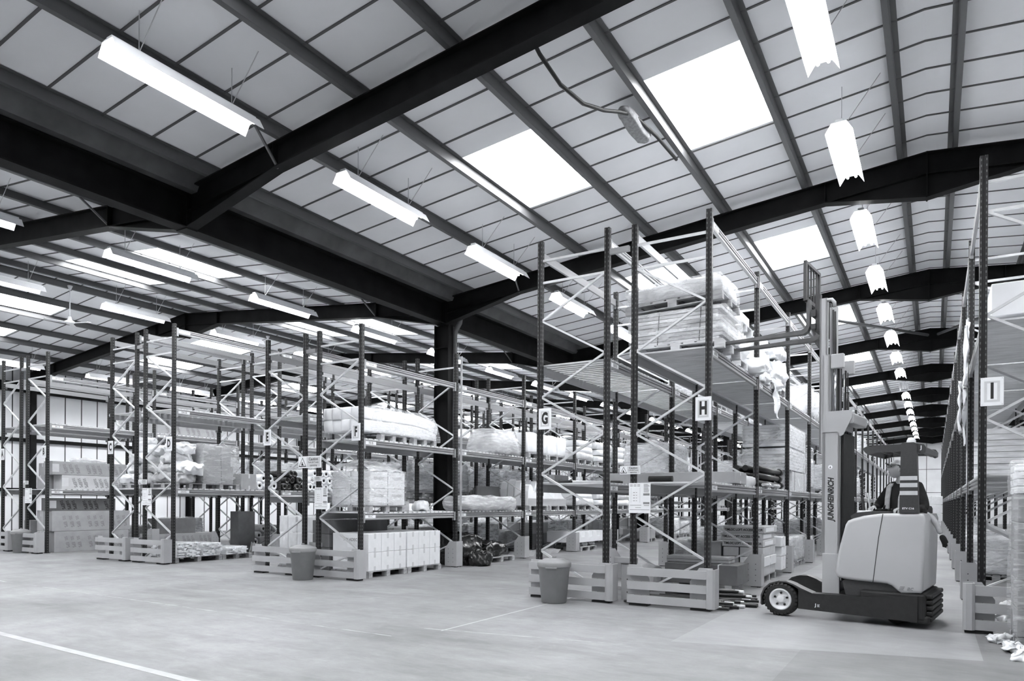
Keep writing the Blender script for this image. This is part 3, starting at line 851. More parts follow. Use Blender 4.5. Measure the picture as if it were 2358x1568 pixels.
# --- racks C and D: sack piles and rolls on the first shelf
SK = [sack_mesh('sack', .62, .5, .26, m, i + 3, .07, .5, 11, 3.6, .8) for i, m in enumerate(('wrapw', 'wrapg', 'wrapm', 'wrapw', 'wrapg'))]
z = top('C', 0)
pallet(-17.72, 10.85, z, 'wooden pallet under the sack heap on the first shelf of rack C', .95, 1.0)
def sk(x, y, zz, mi, rz, label, grp, rot=(0, 0), sc=1.):
    o = tag(put('sack', SK[mi], None, (x, y, zz), (rot[0], rot[1], rz)), label, 'sack', grp); o.scale = (sc, sc, sc); return o
grp = 'sacks heaped on rack C'
zc = z + .13
sk(-17.95, 10.65, zc, 0, .2, 'pale wrapped sack at the bottom left of the heap on rack C', grp, sc=.95)
sk(-17.42, 10.75, zc, 2, -.3, 'grey wrapped sack at the bottom right of the heap on rack C', grp)
sk(-17.9, 10.8, zc + .26, 3, 1.2, 'white sack in the second layer of the heap on rack C, left', grp)
sk(-17.4, 10.85, zc + .27, 1, .4, 'dark grey sack in the second layer of the heap on rack C, right', grp, sc=.9)
sk(-17.75, 10.8, zc + .53, 0, .1, 'white sack in the third layer of the heap on rack C', grp)
sk(-17.6, 10.9, zc + .78, 3, .5, 'white sack near the top of the heap on rack C', grp, (.1, .15), .9)
sk(-17.8, 10.85, zc + 1.0, 0, 1.0, 'topmost white sack of the heap on rack C', grp, (.2, -.1), .75)
z = top('D', 0)
pallet(-16.2, 10.7, z, 'wooden pallet under the sack heap on the first shelf of rack D', 1.05, .8)
grp = 'sacks heaped on rack D'
zc = z + .13
sk(-16.45, 10.6, zc, 4, .1, 'dark sack at the bottom left of the heap on rack D', grp)
sk(-15.95, 10.62, zc, 1, .1, 'dark sack at the bottom right of the heap on rack D', grp)
sk(-16.35, 10.65, zc + .25, 2, .5, 'grey sack in the second layer of the heap on rack D, left', grp)
sk(-15.85, 10.7, zc + .26, 3, .2, 'white sack hanging over the edge in the second layer of the heap on rack D', grp, (0, .25))
sk(-16.15, 10.65, zc + .50, 2, .9, 'grey sack in the third layer of the heap on rack D', grp)
sk(-16.1, 10.7, zc + .74, 0, .2, 'white sack on top of the heap on rack D', grp, (.1, .1), .95)
# wrapped cartons on rack D
pallet(-16.18, 11.55, z, 'wooden pallet carrying wrapped grey cartons on the first shelf of rack D', 1.05, 1.1)
t = thing('wrapped_carton_load', 'film-wrapped stack of grey cartons on the first shelf of rack D', 'carton load', (-16.18, 11.55, z + .13))
for (x0, x1, y0, y1, z0, z1) in ((-.52, 0, -.52, 0, 0, .46), (0, .52, -.52, 0, 0, .46), (0, .52, 0.01, .36, 0, .46), (-.52, 0, 0, .5, 0, .46),
                                 (-.5, 0, -.5, 0, .465, .98), (.01, .5, -.5, 0, .465, .98), (.01, .5, .01, .30, .465, .96)):
    part('carton', MB().bbox(x0, x1 - .004, y0, y1 - .004, z0, z1, .008), 'carton', t)
mb = MB(); write(mb, 'SONNESCHEIN', (.505, -.27, .72), .07, (0, 1, 0), (0, 0, 1), .01); part('printed_marking', mb, 'inkgrey', t)
mb = MB(); mb.bm(lumpy(1.1, 1.1, 1.02, 6, .02, 5, .08, .04), 0, True); part('film', mb, 'film', t)
carton(-16.0, -15.62, 12.14, 12.6, z, z + .42, 'carton', 'single grey carton beside the wrapped load on the first shelf of rack D', None, 'x')
def roll_mesh(name, L_, r, m, core=True):
    mb = MB(); pr = [(0, 0), (r * .35, 0), (r * .36, -.0), (r * .9, 0), (r, .015), (r, L_ - .015), (r * .9, L_), (r * .36, L_), (r * .36, L_ - .05), (0, L_ - .05)]
    mb.lathe(pr, 18, axis='x')
    o = len(mb.m)
    me = mb.mesh(name, [m, 'ink'])
    if core:
        for p in me.polygons:
            c = p.center
            if math.hypot(c.y, c.z) < r * .36 and c.x > L_ - .06: p.material_index = 1
    return me
RW = roll_mesh('roll', 1.1, .115, 'wrapw'); RK = roll_mesh('roll', 1.1, .105, 'wrapk'); RGm = roll_mesh('roll', 1.1, .11, 'wrapg')
i = 0
def rolls(x, y0, n, z, layers, me, r, lab, grp):
    k = 0
    for l in range(layers):
        for j in range(n - l):
            tag(put('roll', me, None, (x + random.uniform(-.06, .04), y0 + r + j * 2.04 * r + l * r, z + r + l * 1.75 * r), (random.uniform(0, 3), 0, random.uniform(-.02, .02))),
                '%s, %s layer, %s from left' % (lab, ('bottom', 'second', 'third', 'fourth')[l], ORD[j]), 'roll', grp); k += 1
rolls(-16.72, 12.62, 3, z, 2, RW, .115, 'white roll beside the single carton on rack D', 'white rolls on rack D, first bay')
rolls(-16.72, 13.45, 4, z, 3, RK, .105, 'black roll of material on rack D', 'black rolls on rack D')
rolls(-16.72, 14.35, 8, z, 3, RW, .115, 'white roll right of the black rolls on rack D', 'white rolls on rack D, second bay')
# white plank bundles on the floor of rack D
def plank_bundle(x, y, z, nx, nz, L_, label, grp):
    t = thing('plank_bundle', label, 'plank bundle', (x, y, z), 0, grp)
    mb = MB()
    for i in range(nx):
        for k in range(nz):
            dx = random.uniform(-.05, .05); mb.box(-L_ / 2 + dx, L_ / 2 + dx, (i - nx / 2) * .075, (i - nx / 2) * .075 + .07, k * .032, k * .032 + .028)
    part('planks', mb, 'foam', t)
    for xx in (-L_ * .3, L_ * .3):
        part('strap', MB().box(xx - .012, xx + .012, -nx / 2 * .075 - .004, nx / 2 * .075 + .001, -.001, nz * .032 + .001), 'inkgrey', t)
for k, (y, nz, nx) in enumerate(((10.62, 11, 8), (11.28, 10, 7), (12.0, 6, 9))):
    plank_bundle(-16.15, y, .13, nx, nz, 1.05, 'bundle of white planks on a pallet under rack D, %s from the front' % ORD[k], 'white plank bundles under rack D')
pallet(-16.15, 10.93, 0, 'wooden pallet carrying the nearest white plank bundles under rack D', 1.0, 1.3)
pallet(-16.15, 12.05, 0, 'wooden pallet carrying the rear white plank bundle under rack D', 1.0, .9)
carton(-16.72, -16.35, 12.62, 13.15, 0, 1.22, 'cartond', 'tall dark carton standing upright under rack D', None, None)
for k in range(3):
    mb = MB().prism([(0, 0), (.46, 0), (.10, .40)], 'x', -.012, .012)
    single('leaning_board', mb, 'carton', 'triangular grey board leaning under rack D, %s from the aisle' % ORD[k], 'board', (-15.7 - k * .1, 12.58, 0))
rolls(-18.2, 13.6, 6, 0, 4, RGm, .11, 'grey roll on the floor under rack C', 'grey rolls under rack C')

# --- rack E: paper sacks
PS = sack_mesh('paper_sack', .27, .42, .375, 'paper', 9, .012, .16, 4)
for l in range(3):
    for j in range(4):
        for d in range(2):
            tag(put('paper_sack', PS, None, (-12.02 + j * .275 + random.uniform(-.01, .01), 10.62 + d * .44, .13 + l * .345), (0, 0, random.uniform(-.05, .05) + (PI if (j + l) % 2 else 0))),
                'white paper sack under rack E, %s layer, %s row, %s from the left' % (('bottom', 'middle', 'top')[l], ('front', 'back')[d], ORD[j]), 'sack', 'white paper sacks under rack E')
pallet(-11.6, 10.84, 0, 'wooden pallet under the white paper sacks of rack E', 1.1, .95)

# --- rack F
G_ = 'white cartons at the front of rack F'
for p in range(2):
    for l in range(2):
        for j in range(3):
            y = 10.36 + p * 1.19 + j * .385
            carton(-10.5, -9.53, y, y + .378, .13 + l * .372, .13 + l * .372 + .368, 'cartonw',
                   'white carton on pallets under sign F, %s layer, %s from the front' % (('lower', 'upper')[l], ORD[p * 3 + j]), G_, 'x',
                   word_front('TOLADEC', .085, .66) if (p == 0 and j == 0) else None)
pallet(-10.02, 10.92, 0, 'wooden pallet under the nearest six white cartons of rack F', 1.05, 1.15)
pallet(-10.02, 12.12, 0, 'wooden pallet under the farther six white cartons of rack F', 1.05, 1.15)
for l in range(4):
    carton(-11.04, -10.56, 10.32, 12.1, .005 + l * .28, .005 + l * .28 + .274, 'cartond', 'long dark grey carton behind the white cartons of rack F, %s from the floor' % ORD[l], 'long dark cartons behind rack F')
z = top('F', 0)
pallet(-10.1, 10.98, z, 'wooden pallet under the peaked wrapped load on the first shelf of rack F', 1.05, 1.1)
t = thing('wrapped_carton_load', 'white film-wrapped carton load with a peaked top on the first shelf of rack F', 'carton load', (-10.1, 10.98, z + .13))
for xx in (-.52, .01):
    for yy in (-.53, .01):
        for zz in (0, .345):
            part('carton', MB().bbox(xx, xx + .51, yy, yy + .52, zz, zz + .34, .008), 'cartonw', t)
mb = MB()
for yy in (-.27, .28):
    for zz in (.2, .55): write(mb, 'TOLADEC', (.523, yy, zz), .07, (0, 1, 0), (0, 0, 1), .01)
part('printed_marking', mb, 'inkgrey', t)
mb = MB()
for yy in (-.27, .28): mb.box(.52, .5225, yy - .06, yy + .06, .05, .15)
part('paper_label', mb, 'sign', t)
bm = lumpy(1.1, 1.13, .72, 11, .018, 6, .06)
mb = MB(); mb.bm(bm, 0, True); part('film', mb, 'film', t)
bm = bmesh.new(); bmesh.ops.create_grid(bm, x_segments=12, y_segments=12, size=.56)
for v in bm.verts:
    r = max(abs(v.co.x + .05), abs(v.co.y + .1)) / .6; v.co.z = .70 + .30 * max(0, 1 - r) ** .8 + noise.noise(v.co * 5) * .05
mb = MB(); mb.bm(bm, 0, True); part('film_top', mb, 'filmo', t)
carton(-10.45, -10.1, 11.85, 12.3, z, z + .22, 'carton', 'small grey carton behind the wrapped load on the first shelf of rack F', None, 'x')
mb = MB(); mb.bm(lumpy(.32, .4, .24, 8, .07, 6, .35, .3, 5), 0, True)
single('sack', mb, 'wrapm', 'small grey sack beyond the wrapped load on the first shelf of rack F', 'sack', (-9.95, 12.55, z))
z = top('F', 1)
pallet(-10.15, 11.25, z, 'wooden pallet under the near half of the long white bundle on rack F', 1.0, .8)
pallet(-10.15, 12.3, z, 'wooden pallet under the far half of the long white bundle on rack F', 1.0, .8)
t = thing('long_foam_bundle', 'long white wrapped bundle of foam lengths lying on the second shelf of rack F', 'foam bundle', (-10.2, 11.6, z + .13))
for j in range(4):
    for l in range(2):
        mb = MB(); bm = lumpy(.245, 2.55, .25, j * 2 + l, .012, 6, .07, 0, 1.6)
        for v in bm.verts:
            if v.co.y > .4: v.co.z -= (v.co.y - .4) ** 2 * .16
        mb.bm(bm, 0, True); part('foam_length', mb, 'wrapw', t, (-.42 + j * .25, random.uniform(-.04, .04), .02 + l * .25))
mb = MB(); bm = lumpy(1.16, 2.3, .58, 5, .03, 7, .18, .15, 2)
for v in bm.verts:
    if v.co.y > .4: v.co.z -= (v.co.y - .4) ** 2 * .12
mb.bm(bm, 0, True); part('film', mb, 'film', t, (0, .15, .0))
z = top('F', 0)
t = thing('film_bundle', 'grey goods bundled in loose clear film on the first shelf beyond the roof column', 'film bundle', (-9.85, 14.75, z))
mb = MB(); mb.bm(lumpy(.5, 2.2, .24, 2, .04, 6, .4), 0, True); part('contents', mb, 'wrapg', t)
mb = MB(); mb.bm(lumpy(.72, 2.5, .36, 14, .07, 8, .45, 0, 3), 0, True); part('film', mb, 'filmo', t, (.04, .05, 0.0))
for k in range(5):
    mb = MB().prism([(0, 0), (.45, 0), (.45, .05), (.06, .05), (.06, .42), (0, .42)], 'y', 0, 1.1)
    single('tray', mb, 'cartond', 'dark nested tray behind the film bundle on rack F, %s from the left' % ORD[k], 'tray', (-10.68 + k * .085, 15.3, z + k * .056), 0, 'dark nested trays on rack F')
# white foam mouldings, third bay
G_ = 'white foam mouldings on rack F'
FPm = MB()
for i, (xa, xb, kk) in enumerate(((0, .2, .92), (.24, .42, 1.), (.46, .64, .95), (.68, .9, .8))):
    FPm.prism([(0, 0), (.80, 0), (.80, .2 * kk), (.62, .24), (.52, .30), (.44, .47 * kk), (.38, .52 * kk), (.33, .44 * kk), (.29, .50), (.24, .68 * kk), (.17, .74 * kk), (.08, .70 * kk), (.03, .5 * kk)], 'x', xa, xb)
FPm.box(0, .9, 0, .80, 0, .2)
FP = FPm.mesh('foam_moulding', 'foam')
pallet(-10.05, 17.35, z, 'pallet under the white foam mouldings on rack F, nearer one', 1.0, 1.1)
pallet(-10.05, 18.55, z, 'pallet under the white foam mouldings on rack F, farther one', 1.0, 1.1)
for k, y in enumerate((16.78, 17.62, 18.34)):
    tag(put('foam_moulding', FP, None, (-10.5, y, z + .13)), 'white humped foam moulding on the first shelf of rack F, %s of three' % ORD[k], 'foam moulding', G_)
z2 = top('F', 1)
t = thing('film_bundle', 'rounded bundle in clear film on the second shelf of rack F past the column', 'film bundle', (-9.98, 15.65, z2))
mb = MB(); mb.bm(lumpy(.8, 1.2, .5, 3, .05, 6, .4, .2), 0, True); part('contents', mb, 'wrapg', t)
mb = MB(); mb.bm(lumpy(.95, 1.45, .66, 19, .05, 7, .35, .2), 0, True); part('film', mb, 'filmo', t)
WB = sack_mesh('wrapped_block', .95, .58, .58, 'wrapw', 5, .03, .25, 5)
for k in range(4):
    o = tag(put('wrapped_block', WB, None, (-10.05, 17.0 + k * .6, z2 + .13), (0, 0, PI * (k % 2))), 'white wrapped foam block on the second shelf of rack F, %s from left' % ORD[k], 'foam block', 'white wrapped foam blocks on rack F')
pallet(-10.05, 17.3, z2, 'pallet under the white wrapped blocks on rack F, nearer one', 1.0, 1.1)
pallet(-10.05, 18.45, z2, 'pallet under the white wrapped blocks on rack F, farther one', 1.0, 1.1)
MT = sack_mesh('wrapped_slab', 1.0, 1.1, .2, 'wrapw', 8, .025, .2, 6); MT2 = sack_mesh('wrapped_slab', 1.0, 1.3, .22, 'wrapm', 12, .03, .2, 6)
for b, y in enumerate((20.4, 21.9, 23.6, 25.1)):
    for l in range(3):
        for s_, zz in ((0, z), (1, z2)):
            tag(put('wrapped_slab', MT if (l + b) % 3 else MT2, None, (-10.05 + random.uniform(-.04, .04), y, zz + .13 + l * .205), (0, 0, random.uniform(-.05, .05))),
                'wrapped slab on the %s shelf of rack F, %s pile, %s up' % (('first', 'second')[s_], ORD[b], ORD[l]), 'wrapped slab', 'wrapped white slabs on rack F')
    for s_, zz in ((0, z), (1, z2)):
        pallet(-10.05, y, zz, 'pallet under the %s pile of wrapped slabs on the %s shelf of rack F' % (ORD[b], ('first', 'second')[s_]), 1.0, 1.1)
# floor under rack F beyond the column
KB = sack_mesh('black_bag', .95, .85, .72, 'wrapk', 3, .085, .4, 14, 3.2, .8); KB2 = sack_mesh('black_bag', .95, .95, .36, 'wrapk', 7, .07, .4, 14, 3.4, .9)
tag(put('black_bag', KB, None, (-9.98, 14.0, 0)), 'tall black polythene bag on the floor past the column under rack F', 'bag')
tag(put('black_bag', KB2, None, (-9.98, 15.1, .13)), 'low black polythene bag on a pallet under rack F', 'bag')
tag(put('black_bag', KB2, None, (-9.27, 13.95, 0), (0, 0, .2)), 'slumped black polythene bag against the protector under rack F', 'bag').scale = (.5, .5, .9)
pallet(-9.95, 15.2, 0, 'wooden pallet under the low black bag of rack F', 1.05, 1.2)
TL = MB().box(-.21, .21, -.15, .15, 0, .012).mesh('tile', 'cartonl')
TL2 = MB().box(-.21, .21, -.15, .15, 0, .012).mesh('tile', 'carton')
for k in range(10):
    tag(put('tile', TL if k % 2 else TL2, None, (-9.9 - .3 * (k % 2), 16.85 + .25 * k, .02 + .0 * k), (R(30), 0, 0)), 'flat grey tile leaning on the floor under rack F, %s from the front' % ORD[k], 'tile', 'grey tiles leaning under rack F')
pallet(-10.0, 20.5, 0, 'wooden pallet under the notched white foam on the floor of rack F', 1.1, 1.2)
t = thing('notched_foam', 'notched white foam block on sacks under rack F, fourth bay', 'foam block', (-10.0, 20.5, .27))
cb = [(-.9, 0), (1.2, 0), (1.2, .34)]
for k in range(3):
    y = 1.2 - k * .6; cb += [(y - .22, .34), (y - .24, .16), (y - .46, .16), (y - .5, .34)]
cb += [(-.9, .34)]
part('foam_piece', MB().prism([p for p in cb if p[0] >= -.95], 'x', -.5, .5), 'foam', t)
for k in range(3): sk(-9.75, 20.0 + k * .55, .13, 1 + k % 2, 1.5, 'grey sack under the notched foam of rack F, %s from the front' % ORD[k], 'grey sacks under the notched foam', sc=.55)

# --- racks G and H
z2 = top('H', 1)
pallet(-3.35, 10.85, z2, 'pale wooden pallet on the second shelf of rack H, carrying the strapped board stack', 1.45, 1.1, 0, 'woodl')
t = thing('board_stack', 'strapped stack of pale boards on the second shelf of rack H', 'board stack', (-3.35, 10.85, z2 + .13))
for k in range(9):
    w_ = 1.38 + random.uniform(-.12, .06); dx = random.uniform(-.04, .04)
    part('board', MB().bbox(-w_ / 2 + dx, w_ / 2 + dx, -.52 + random.uniform(-.02, .02), .52, k * .056, k * .056 + .05, .006), 'woodl' if k % 3 else 'foam', t)
for xx in (-.28, .36):
    part('strap', MB().bar((xx, -.545, .0), (xx + .03, -.545, .52), .02, .006).bar((xx, -.545, 0.52), (xx, .545, .52), .02, .006), 'ink', t)
mb = MB(); mb.bm(lumpy(1.5, 1.12, .5, 21, .02, 6, .06), 0, True); part('film', mb, 'film', t)
zt = z2 + .13 + .52
tp_ = pallet(-3.4, 10.85, zt + .03, 'tilted wooden pallet on top of the strapped boards of rack H', 1.5, 1.1)
tp_.rotation_euler = (0, -.045, 0)
t = thing('wrapped_load', 'low film-wrapped load on the tilted pallet at the top of rack H', 'wrapped load', (-3.4, 10.85, zt + .165)); t.rotation_euler = (0, -.045, 0)
mb = MB(); mb.bm(lumpy(1.44, 1.06, .24, 9, .015, 6, .12), 0, True); part('contents', mb, 'wrapm', t)
mb = MB(); mb.bm(lumpy(1.5, 1.12, .27, 24, .015, 7, .08), 0, True); part('film', mb, 'film', t)
pallet(-3.35, 12.35, z2, 'pale wooden pallet beyond the board stack on the second shelf of rack H', 1.2, 1.1, 0, 'woodl')
BG = [sack_mesh('white_bag', .95, .85, .5, 'wrapw', 31, .07, .3, 12, 3.2, .8), sack_mesh('white_bag', .8, .62, .3, 'wrapw', 35, .08, .4, 12, 3.4, .8)]
def bg(k, x, y, zz, label, rz=0., sc=1.):
    o = tag(put('white_bag', BG[k], None, (x, y, zz), (0, 0, rz)), label, 'bag', 'white bags on the second shelf of rack H'); o.scale = (sc,) * 3; return o
bg(0, -3.3, 12.3, z2 + .13, 'large white bag on the pallet beyond the board stack of rack H')
pallet(-3.3, 12.3, z2 + .66, 'empty pale pallet lying on a large white bag on rack H', 1.1, 1.0, 0, 'woodl')
t = thing('window_crate', 'strapped white crate on the topmost pallet beyond the boards of rack H', 'crate', (-3.3, 12.3, z2 + .79))
part('crate_body', MB().bbox(-.5, .5, -.42, .42, 0, .18, .01), 'foam', t); part('strap', MB().box(.1, .12, -.425, .425, 0, .185), 'ink', t)
bg(1, -2.95, 12.75, z2, 'small white bag at the shelf edge beyond the board stack of rack H', .4, .9)
bg(0, -3.25, 14.1, z2 + .13, 'large white bag in the second bay of rack H, nearer one', .1)
bg(0, -3.2, 15.3, z2 + .13, 'large strapped white bag in the second bay of rack H, farther one', -.1, 1.05)
bg(1, -3.2, 14.2, z2 + .64, 'white bag lying on top of the nearer bag in the second bay of rack H', .3)
bg(1, -3.1, 15.2, z2 + .68, 'white bag lying on top of the farther bag in the second bay of rack H', -.2)
bg(1, -2.98, 14.7, z2, 'slumped white bag at the shelf edge in the second bay of rack H', 1.2, .8)
bg(1, -2.92, 13.75, z2, 'slumped white bag nearest the second post of rack H', 1.5, .7)
mb = MB()
bm = bmesh.new(); bmesh.ops.create_grid(bm, x_segments=4, y_segments=14, size=.5)
for v in bm.verts:
    v.co = Vector((0, v.co.x * .5 + noise.noise(v.co * 4) * .06, v.co.y * .6 + noise.noise(v.co * 3 + Vector((5, 1, 0))) * .05)); v.co.x = noise.noise(v.co * 6) * .05
r_ = bmesh.ops.solidify(bm, geom=bm.faces[:], thickness=.006)
mb.bm(bm, 0, True); single('torn_film', mb, 'wrapw', 'torn white film hanging from the second shelf of rack H', 'film', (-2.71, 14.75, z2 - .22))
pallet(-3.3, 14.1, z2, 'pallet under the nearer large white bag in the second bay of rack H', 1.15, 1.0)
pallet(-3.3, 15.3, z2, 'pallet under the farther large white bag in the second bay of rack H', 1.15, 1.0)
# first shelf of H and G
z = top('H', 0)
carton(-4.95, -2.74, 11.45, 12.3, z + .01, z + .20, 'carton', 'very long flat grey carton lying across the first shelves of racks G and H', None, 'x', rz=0)
mb = MB(); mb.tube([(-.2, 0, 0), (.17, .02, 0)], .052, 12)
single('fur_roller', mb, 'cloth', 'dark furry roller lying at the front of the first shelf of rack H', 'roller', (-3.62, 10.5, z + .052))
for k, (a, b) in enumerate((((-5.35, 10.4), (-4.55, 11.2)), ((-5.3, 10.7), (-4.5, 11.0)), ((-5.4, 10.9), (-4.7, 11.35)))):
    t = thing('pole', 'black-tipped grey pole lying on the first shelf of rack G, %s from the front' % ORD[k], 'pole', (a[0], a[1], z + .03), 0, 'poles on rack G')
    d = Vector((b[0] - a[0], b[1] - a[1], .0))
    part('shaft', MB().tube([d * .2, d * .8], .024, 10), 'galv', t)
    part('tip', MB().tube([d * 0, d * .2], .027, 10), 'ink', t); part('tip', MB().tube([d * .8, d], .027, 10), 'ink', t)
k = 0
for i in range(3):
    for j in range(3):
        y0 = 13.4 + random.uniform(0, .4); y1 = 16.0 + random.uniform(-.15, .2)
        t = thing('drain_pipe', 'black collared drain pipe on rack H, %s row, %s from the aisle' % (('bottom', 'middle', 'top')[i], ORD[j]), 'pipe', (-2.86 - j * .17, y0, z + .075 + i * .14), 0, 'black drain pipes on rack H')
        part('shaft', MB().tube([(0, 0, 0), (0, y1 - y0, 0)], .055, 12), 'tube_black', t)
        part('collar', MB().tube([(0, y1 - y0 - .25, 0), (0, y1 - y0 - .05, 0)], .075, 12), 'tube_black', t)
mb = MB(); mb.bm(lumpy(.22, .35, .16, 5, .03, 5, .5), 0, True)
single('fittings_bag', mb, 'wrapm', 'small grey bag of fittings at the shelf edge in front of the black pipes', 'bag', (-2.86, 13.0, z))
for k in range(2):
    t = thing('pipe_fitting', 'pale plastic pipe fitting below the black pipes of rack H, %s from left' % ORD[k], 'fitting', (-2.73, 13.6 + k * .9, z + .04), 0, 'pale fittings on rack H')
    part('shaft', MB().tube([(0, 0, 0), (0, .55, 0)], .03, 10), 'cartonl', t); part('collar', MB().tube([(0, .4, 0), (0, .62, 0)], .04, 10), 'galv', t)
# timber pack and big board packs, third bay of H
t = thing('timber_pack', 'banded pack of pale timber with a paper note on rack H', 'timber pack', (-3.3, 18.2, z))
part('timber', MB().bbox(-.5, .5, -1.0, 1.0, 0, .44, .01), 'woodl', t)
mb = MB()
for y in (-.7, .7): mb.box(-.503, .503, y - .012, y + .012, 0, .443)
part('band', mb, 'ink', t)
mb = MB(); mb.prism([(-.28, .24), (-.02, .06), (.06, .14), (-.2, .33)], 'x', .501, .504); part('paper_note', mb, 'sign', t)
for k in range(2):
    t = thing('board_pack', 'large white board pack above the timber pack of rack H, %s one' % ('lower', 'upper')[k], 'board pack', (-3.32, 18.0, z + .47 + k * .53), 0, 'large white board packs on rack H')
    mb = MB()
    for i in range(7): mb.box(-.5, .5, -1.25 + random.uniform(-.02, .02), 1.2, i * .07, i * .07 + .066)
    part('boards', mb, 'foam', t)
    part('bearer', MB().box(-.5, .5, -.9, -.8, -.03, 0).box(-.5, .5, .7, .8, -.03, 0), 'wood', t)
    mb = MB(); mb.bm(lumpy(1.06, 2.5, .5, 40 + k, .015, 6, .05), 0, True); part('film', mb, 'film', t)
# loft door boxes and cartons on the floor, second bay of H
def door_print(t, a, b, h):
    mb = MB(); write(mb, 'TIMLOC LOFT ACCESS DOOR', (0, -b - .003, h * .5), .062, bold=.03, sx=.86); part('printed_marking', mb, 'ink', t)
    l = MB(); l.box(a, a + .002, -b + .15, b - .3, h * .2, h * .8); part('paper_label', l, 'sign', t)
G_ = 'flat loft door cartons under rack H'
for k in range(3):
    dx = (0, -.03, .02)[k]
    carton(-3.55 + dx, -2.78 + dx, 13.9, 15.15, .68 + k * .132, .68 + k * .132 + .128, 'cartonl', 'flat printed loft door carton under rack H, %s of the three' % ('lowest', 'middle', 'topmost')[k], G_, None, door_print)
pallet(-3.35, 14.5, 0, 'wooden pallet under the carton pile in the second bay of rack H', 1.15, 1.3)
k = 0
for (x0, x1, z0, z1, m) in ((-3.9, -3.58, .13, .44, 'carton'), (-3.9, -3.58, .445, .74, 'carton'), (-3.53, -3.2, .13, .30, 'cartonl'), (-3.53, -3.24, .305, .49, 'carton'), (-3.53, -3.24, .495, .67, 'cartonl'),
                            (-3.2, -2.78, .13, .30, 'cartonl'), (-3.21, -2.76, .305, .49, 'cartonw'), (-3.21, -2.78, .495, .67, 'cartonl')):
    carton(x0, x1, 13.9, 15.1, z0, z1, m, 'carton under the loft door boxes of rack H, column %s from the left, %s up' % (ORD[0 if k < 2 else (1 if k < 5 else 2)], ORD[k if k < 2 else (k - 2 if k < 5 else k - 5)]), 'cartons under the loft door boxes', 'x', None); k += 1
for k, (y, zz) in enumerate(((15.45, .13), (15.5, .42), (15.42, .62))):
    carton(-3.2, -2.72, y, y + .5, zz, zz + (.28, .19, .2)[k], 'cartonw', 'white printed carton behind the loft door pile of rack H, %s up' % ORD[k], 'white cartons behind the loft door pile', 'x')
t = carton(-4.05, -2.80, 11.95, 12.75, .13, .47, 'cartond', 'long dark grey box with a white strap on the floor of rack H', None, None)
part('strap', MB().box(.30, .32, -.404, .404, 0, .345), 'sign', t)
for k in range(2):
    single('dunnage_block', MB().bbox(-.06, .06, -.4, .4, 0, .13, .006), 'wood', 'wooden block under the dark strapped box of rack H, %s one' % ('left', 'right')[k], 'wooden block', (-3.85 + k * .9, 12.35, 0))
for k in range(4):
    single('plank', MB().bbox(-.55, .55, -.1, .1, 0, .05, .005), 'carton', 'weathered plank lying on the dark strapped box of rack H, %s from the bottom' % ORD[k], 'plank', (-3.55, 12.3 + (k % 2) * .22, .475 + (k // 2) * .055), 0, 'weathered planks on rack H')
mb = MB(); mb.bm(lumpy(.35, .5, .4, 6, .05, 6, .5), 0, True)
single('plastic_bag', mb, 'wrapg', 'grey crumpled plastic bag on the floor between racks G and H', 'bag', (-4.25, 11.75, 0))
k = 0
rnd = random.Random(3)
for (n, y0, x0, x1, z0) in ((9, 9.98, -3.95, -2.45, .0), (8, 10.35, -3.9, -2.3, .0), (6, 10.15, -3.8, -2.5, .055), (7, 11.0, -3.7, -2.35, .0), (6, 11.1, -3.7, -2.45, .055), (4, 11.15, -3.6, -2.5, .11)):
    for i in range(n):
        y = y0 + i * .052 + (.026 if z0 > .05 else 0); a = x0 + rnd.uniform(-.12, .12); b = x1 + rnd.uniform(-.15, .12); r_ = rnd.uniform(.017, .025)
        t = thing('pipe', 'black pipe lying on the floor of rack H in a loose heap, %s pipe of heap %s' % (ORD[i], 'ABCDEF'[[9.98, 10.35, 10.15, 11.0, 11.1, 11.15].index(y0)]), 'pipe', (a, y, z0 + .026), 0, 'black pipes heaped on the floor of rack H')
        t['label'] = 'thin black pipe in the loose heap on the floor of rack H'
        sl = rnd.uniform(-.05, .05)
        part('shaft', MB().tube([(0, 0, 0), (b - a, sl, 0)], r_, 8), 'tube_black', t)
        if i % 6 == 1: part('end_cap', MB().tube([(b - a - .12, sl * .92, 0), (b - a + .01, sl, 0)], r_ + .004, 8), 'sign', t)
        k += 1

# --- rack I and the right-hand foreground
def tall_stack(x0, x1, y0, y1, label, plabel, seed):
    t = thing('wrapped_pallet_stack', label, 'wrapped stack', ((x0 + x1) / 2, (y0 + y1) / 2, .13))
    a, b = (x1 - x0) / 2, (y1 - y0) / 2
    for k in range(5): part('carton', MB().bbox(-a + .03, a - .03, -b + .03, b - .03, k * .30, k * .30 + .296, .01), 'carton', t)
    for k in range(4): part('white_slab', MB().bbox(-a + .02, a - .02, -b + .02, b - .02, 1.5 + k * .078, 1.5 + k * .078 + .074, .008), 'foam', t)
    mb = MB(); mb.bm(lumpy(2 * a, 2 * b, 1.86, seed, .025, 8, .05), 0, True); part('film', mb, 'film', t)
    pallet((x0 + x1) / 2, (y0 + y1) / 2, 0, plabel, x1 - x0 - .05, y1 - y0 - .02)
tall_stack(.72, 1.78, 8.95, 9.70, 'tall film-wrapped stack of grey cartons hiding the barrier of rack I', 'wooden pallet under the wrapped stack nearest rack I', 51)
tall_stack(.86, 1.9, 7.95, 8.85, 'tall film-wrapped stack at the right edge, nearest the camera', 'wooden pallet under the wrapped stack nearest the camera', 57)
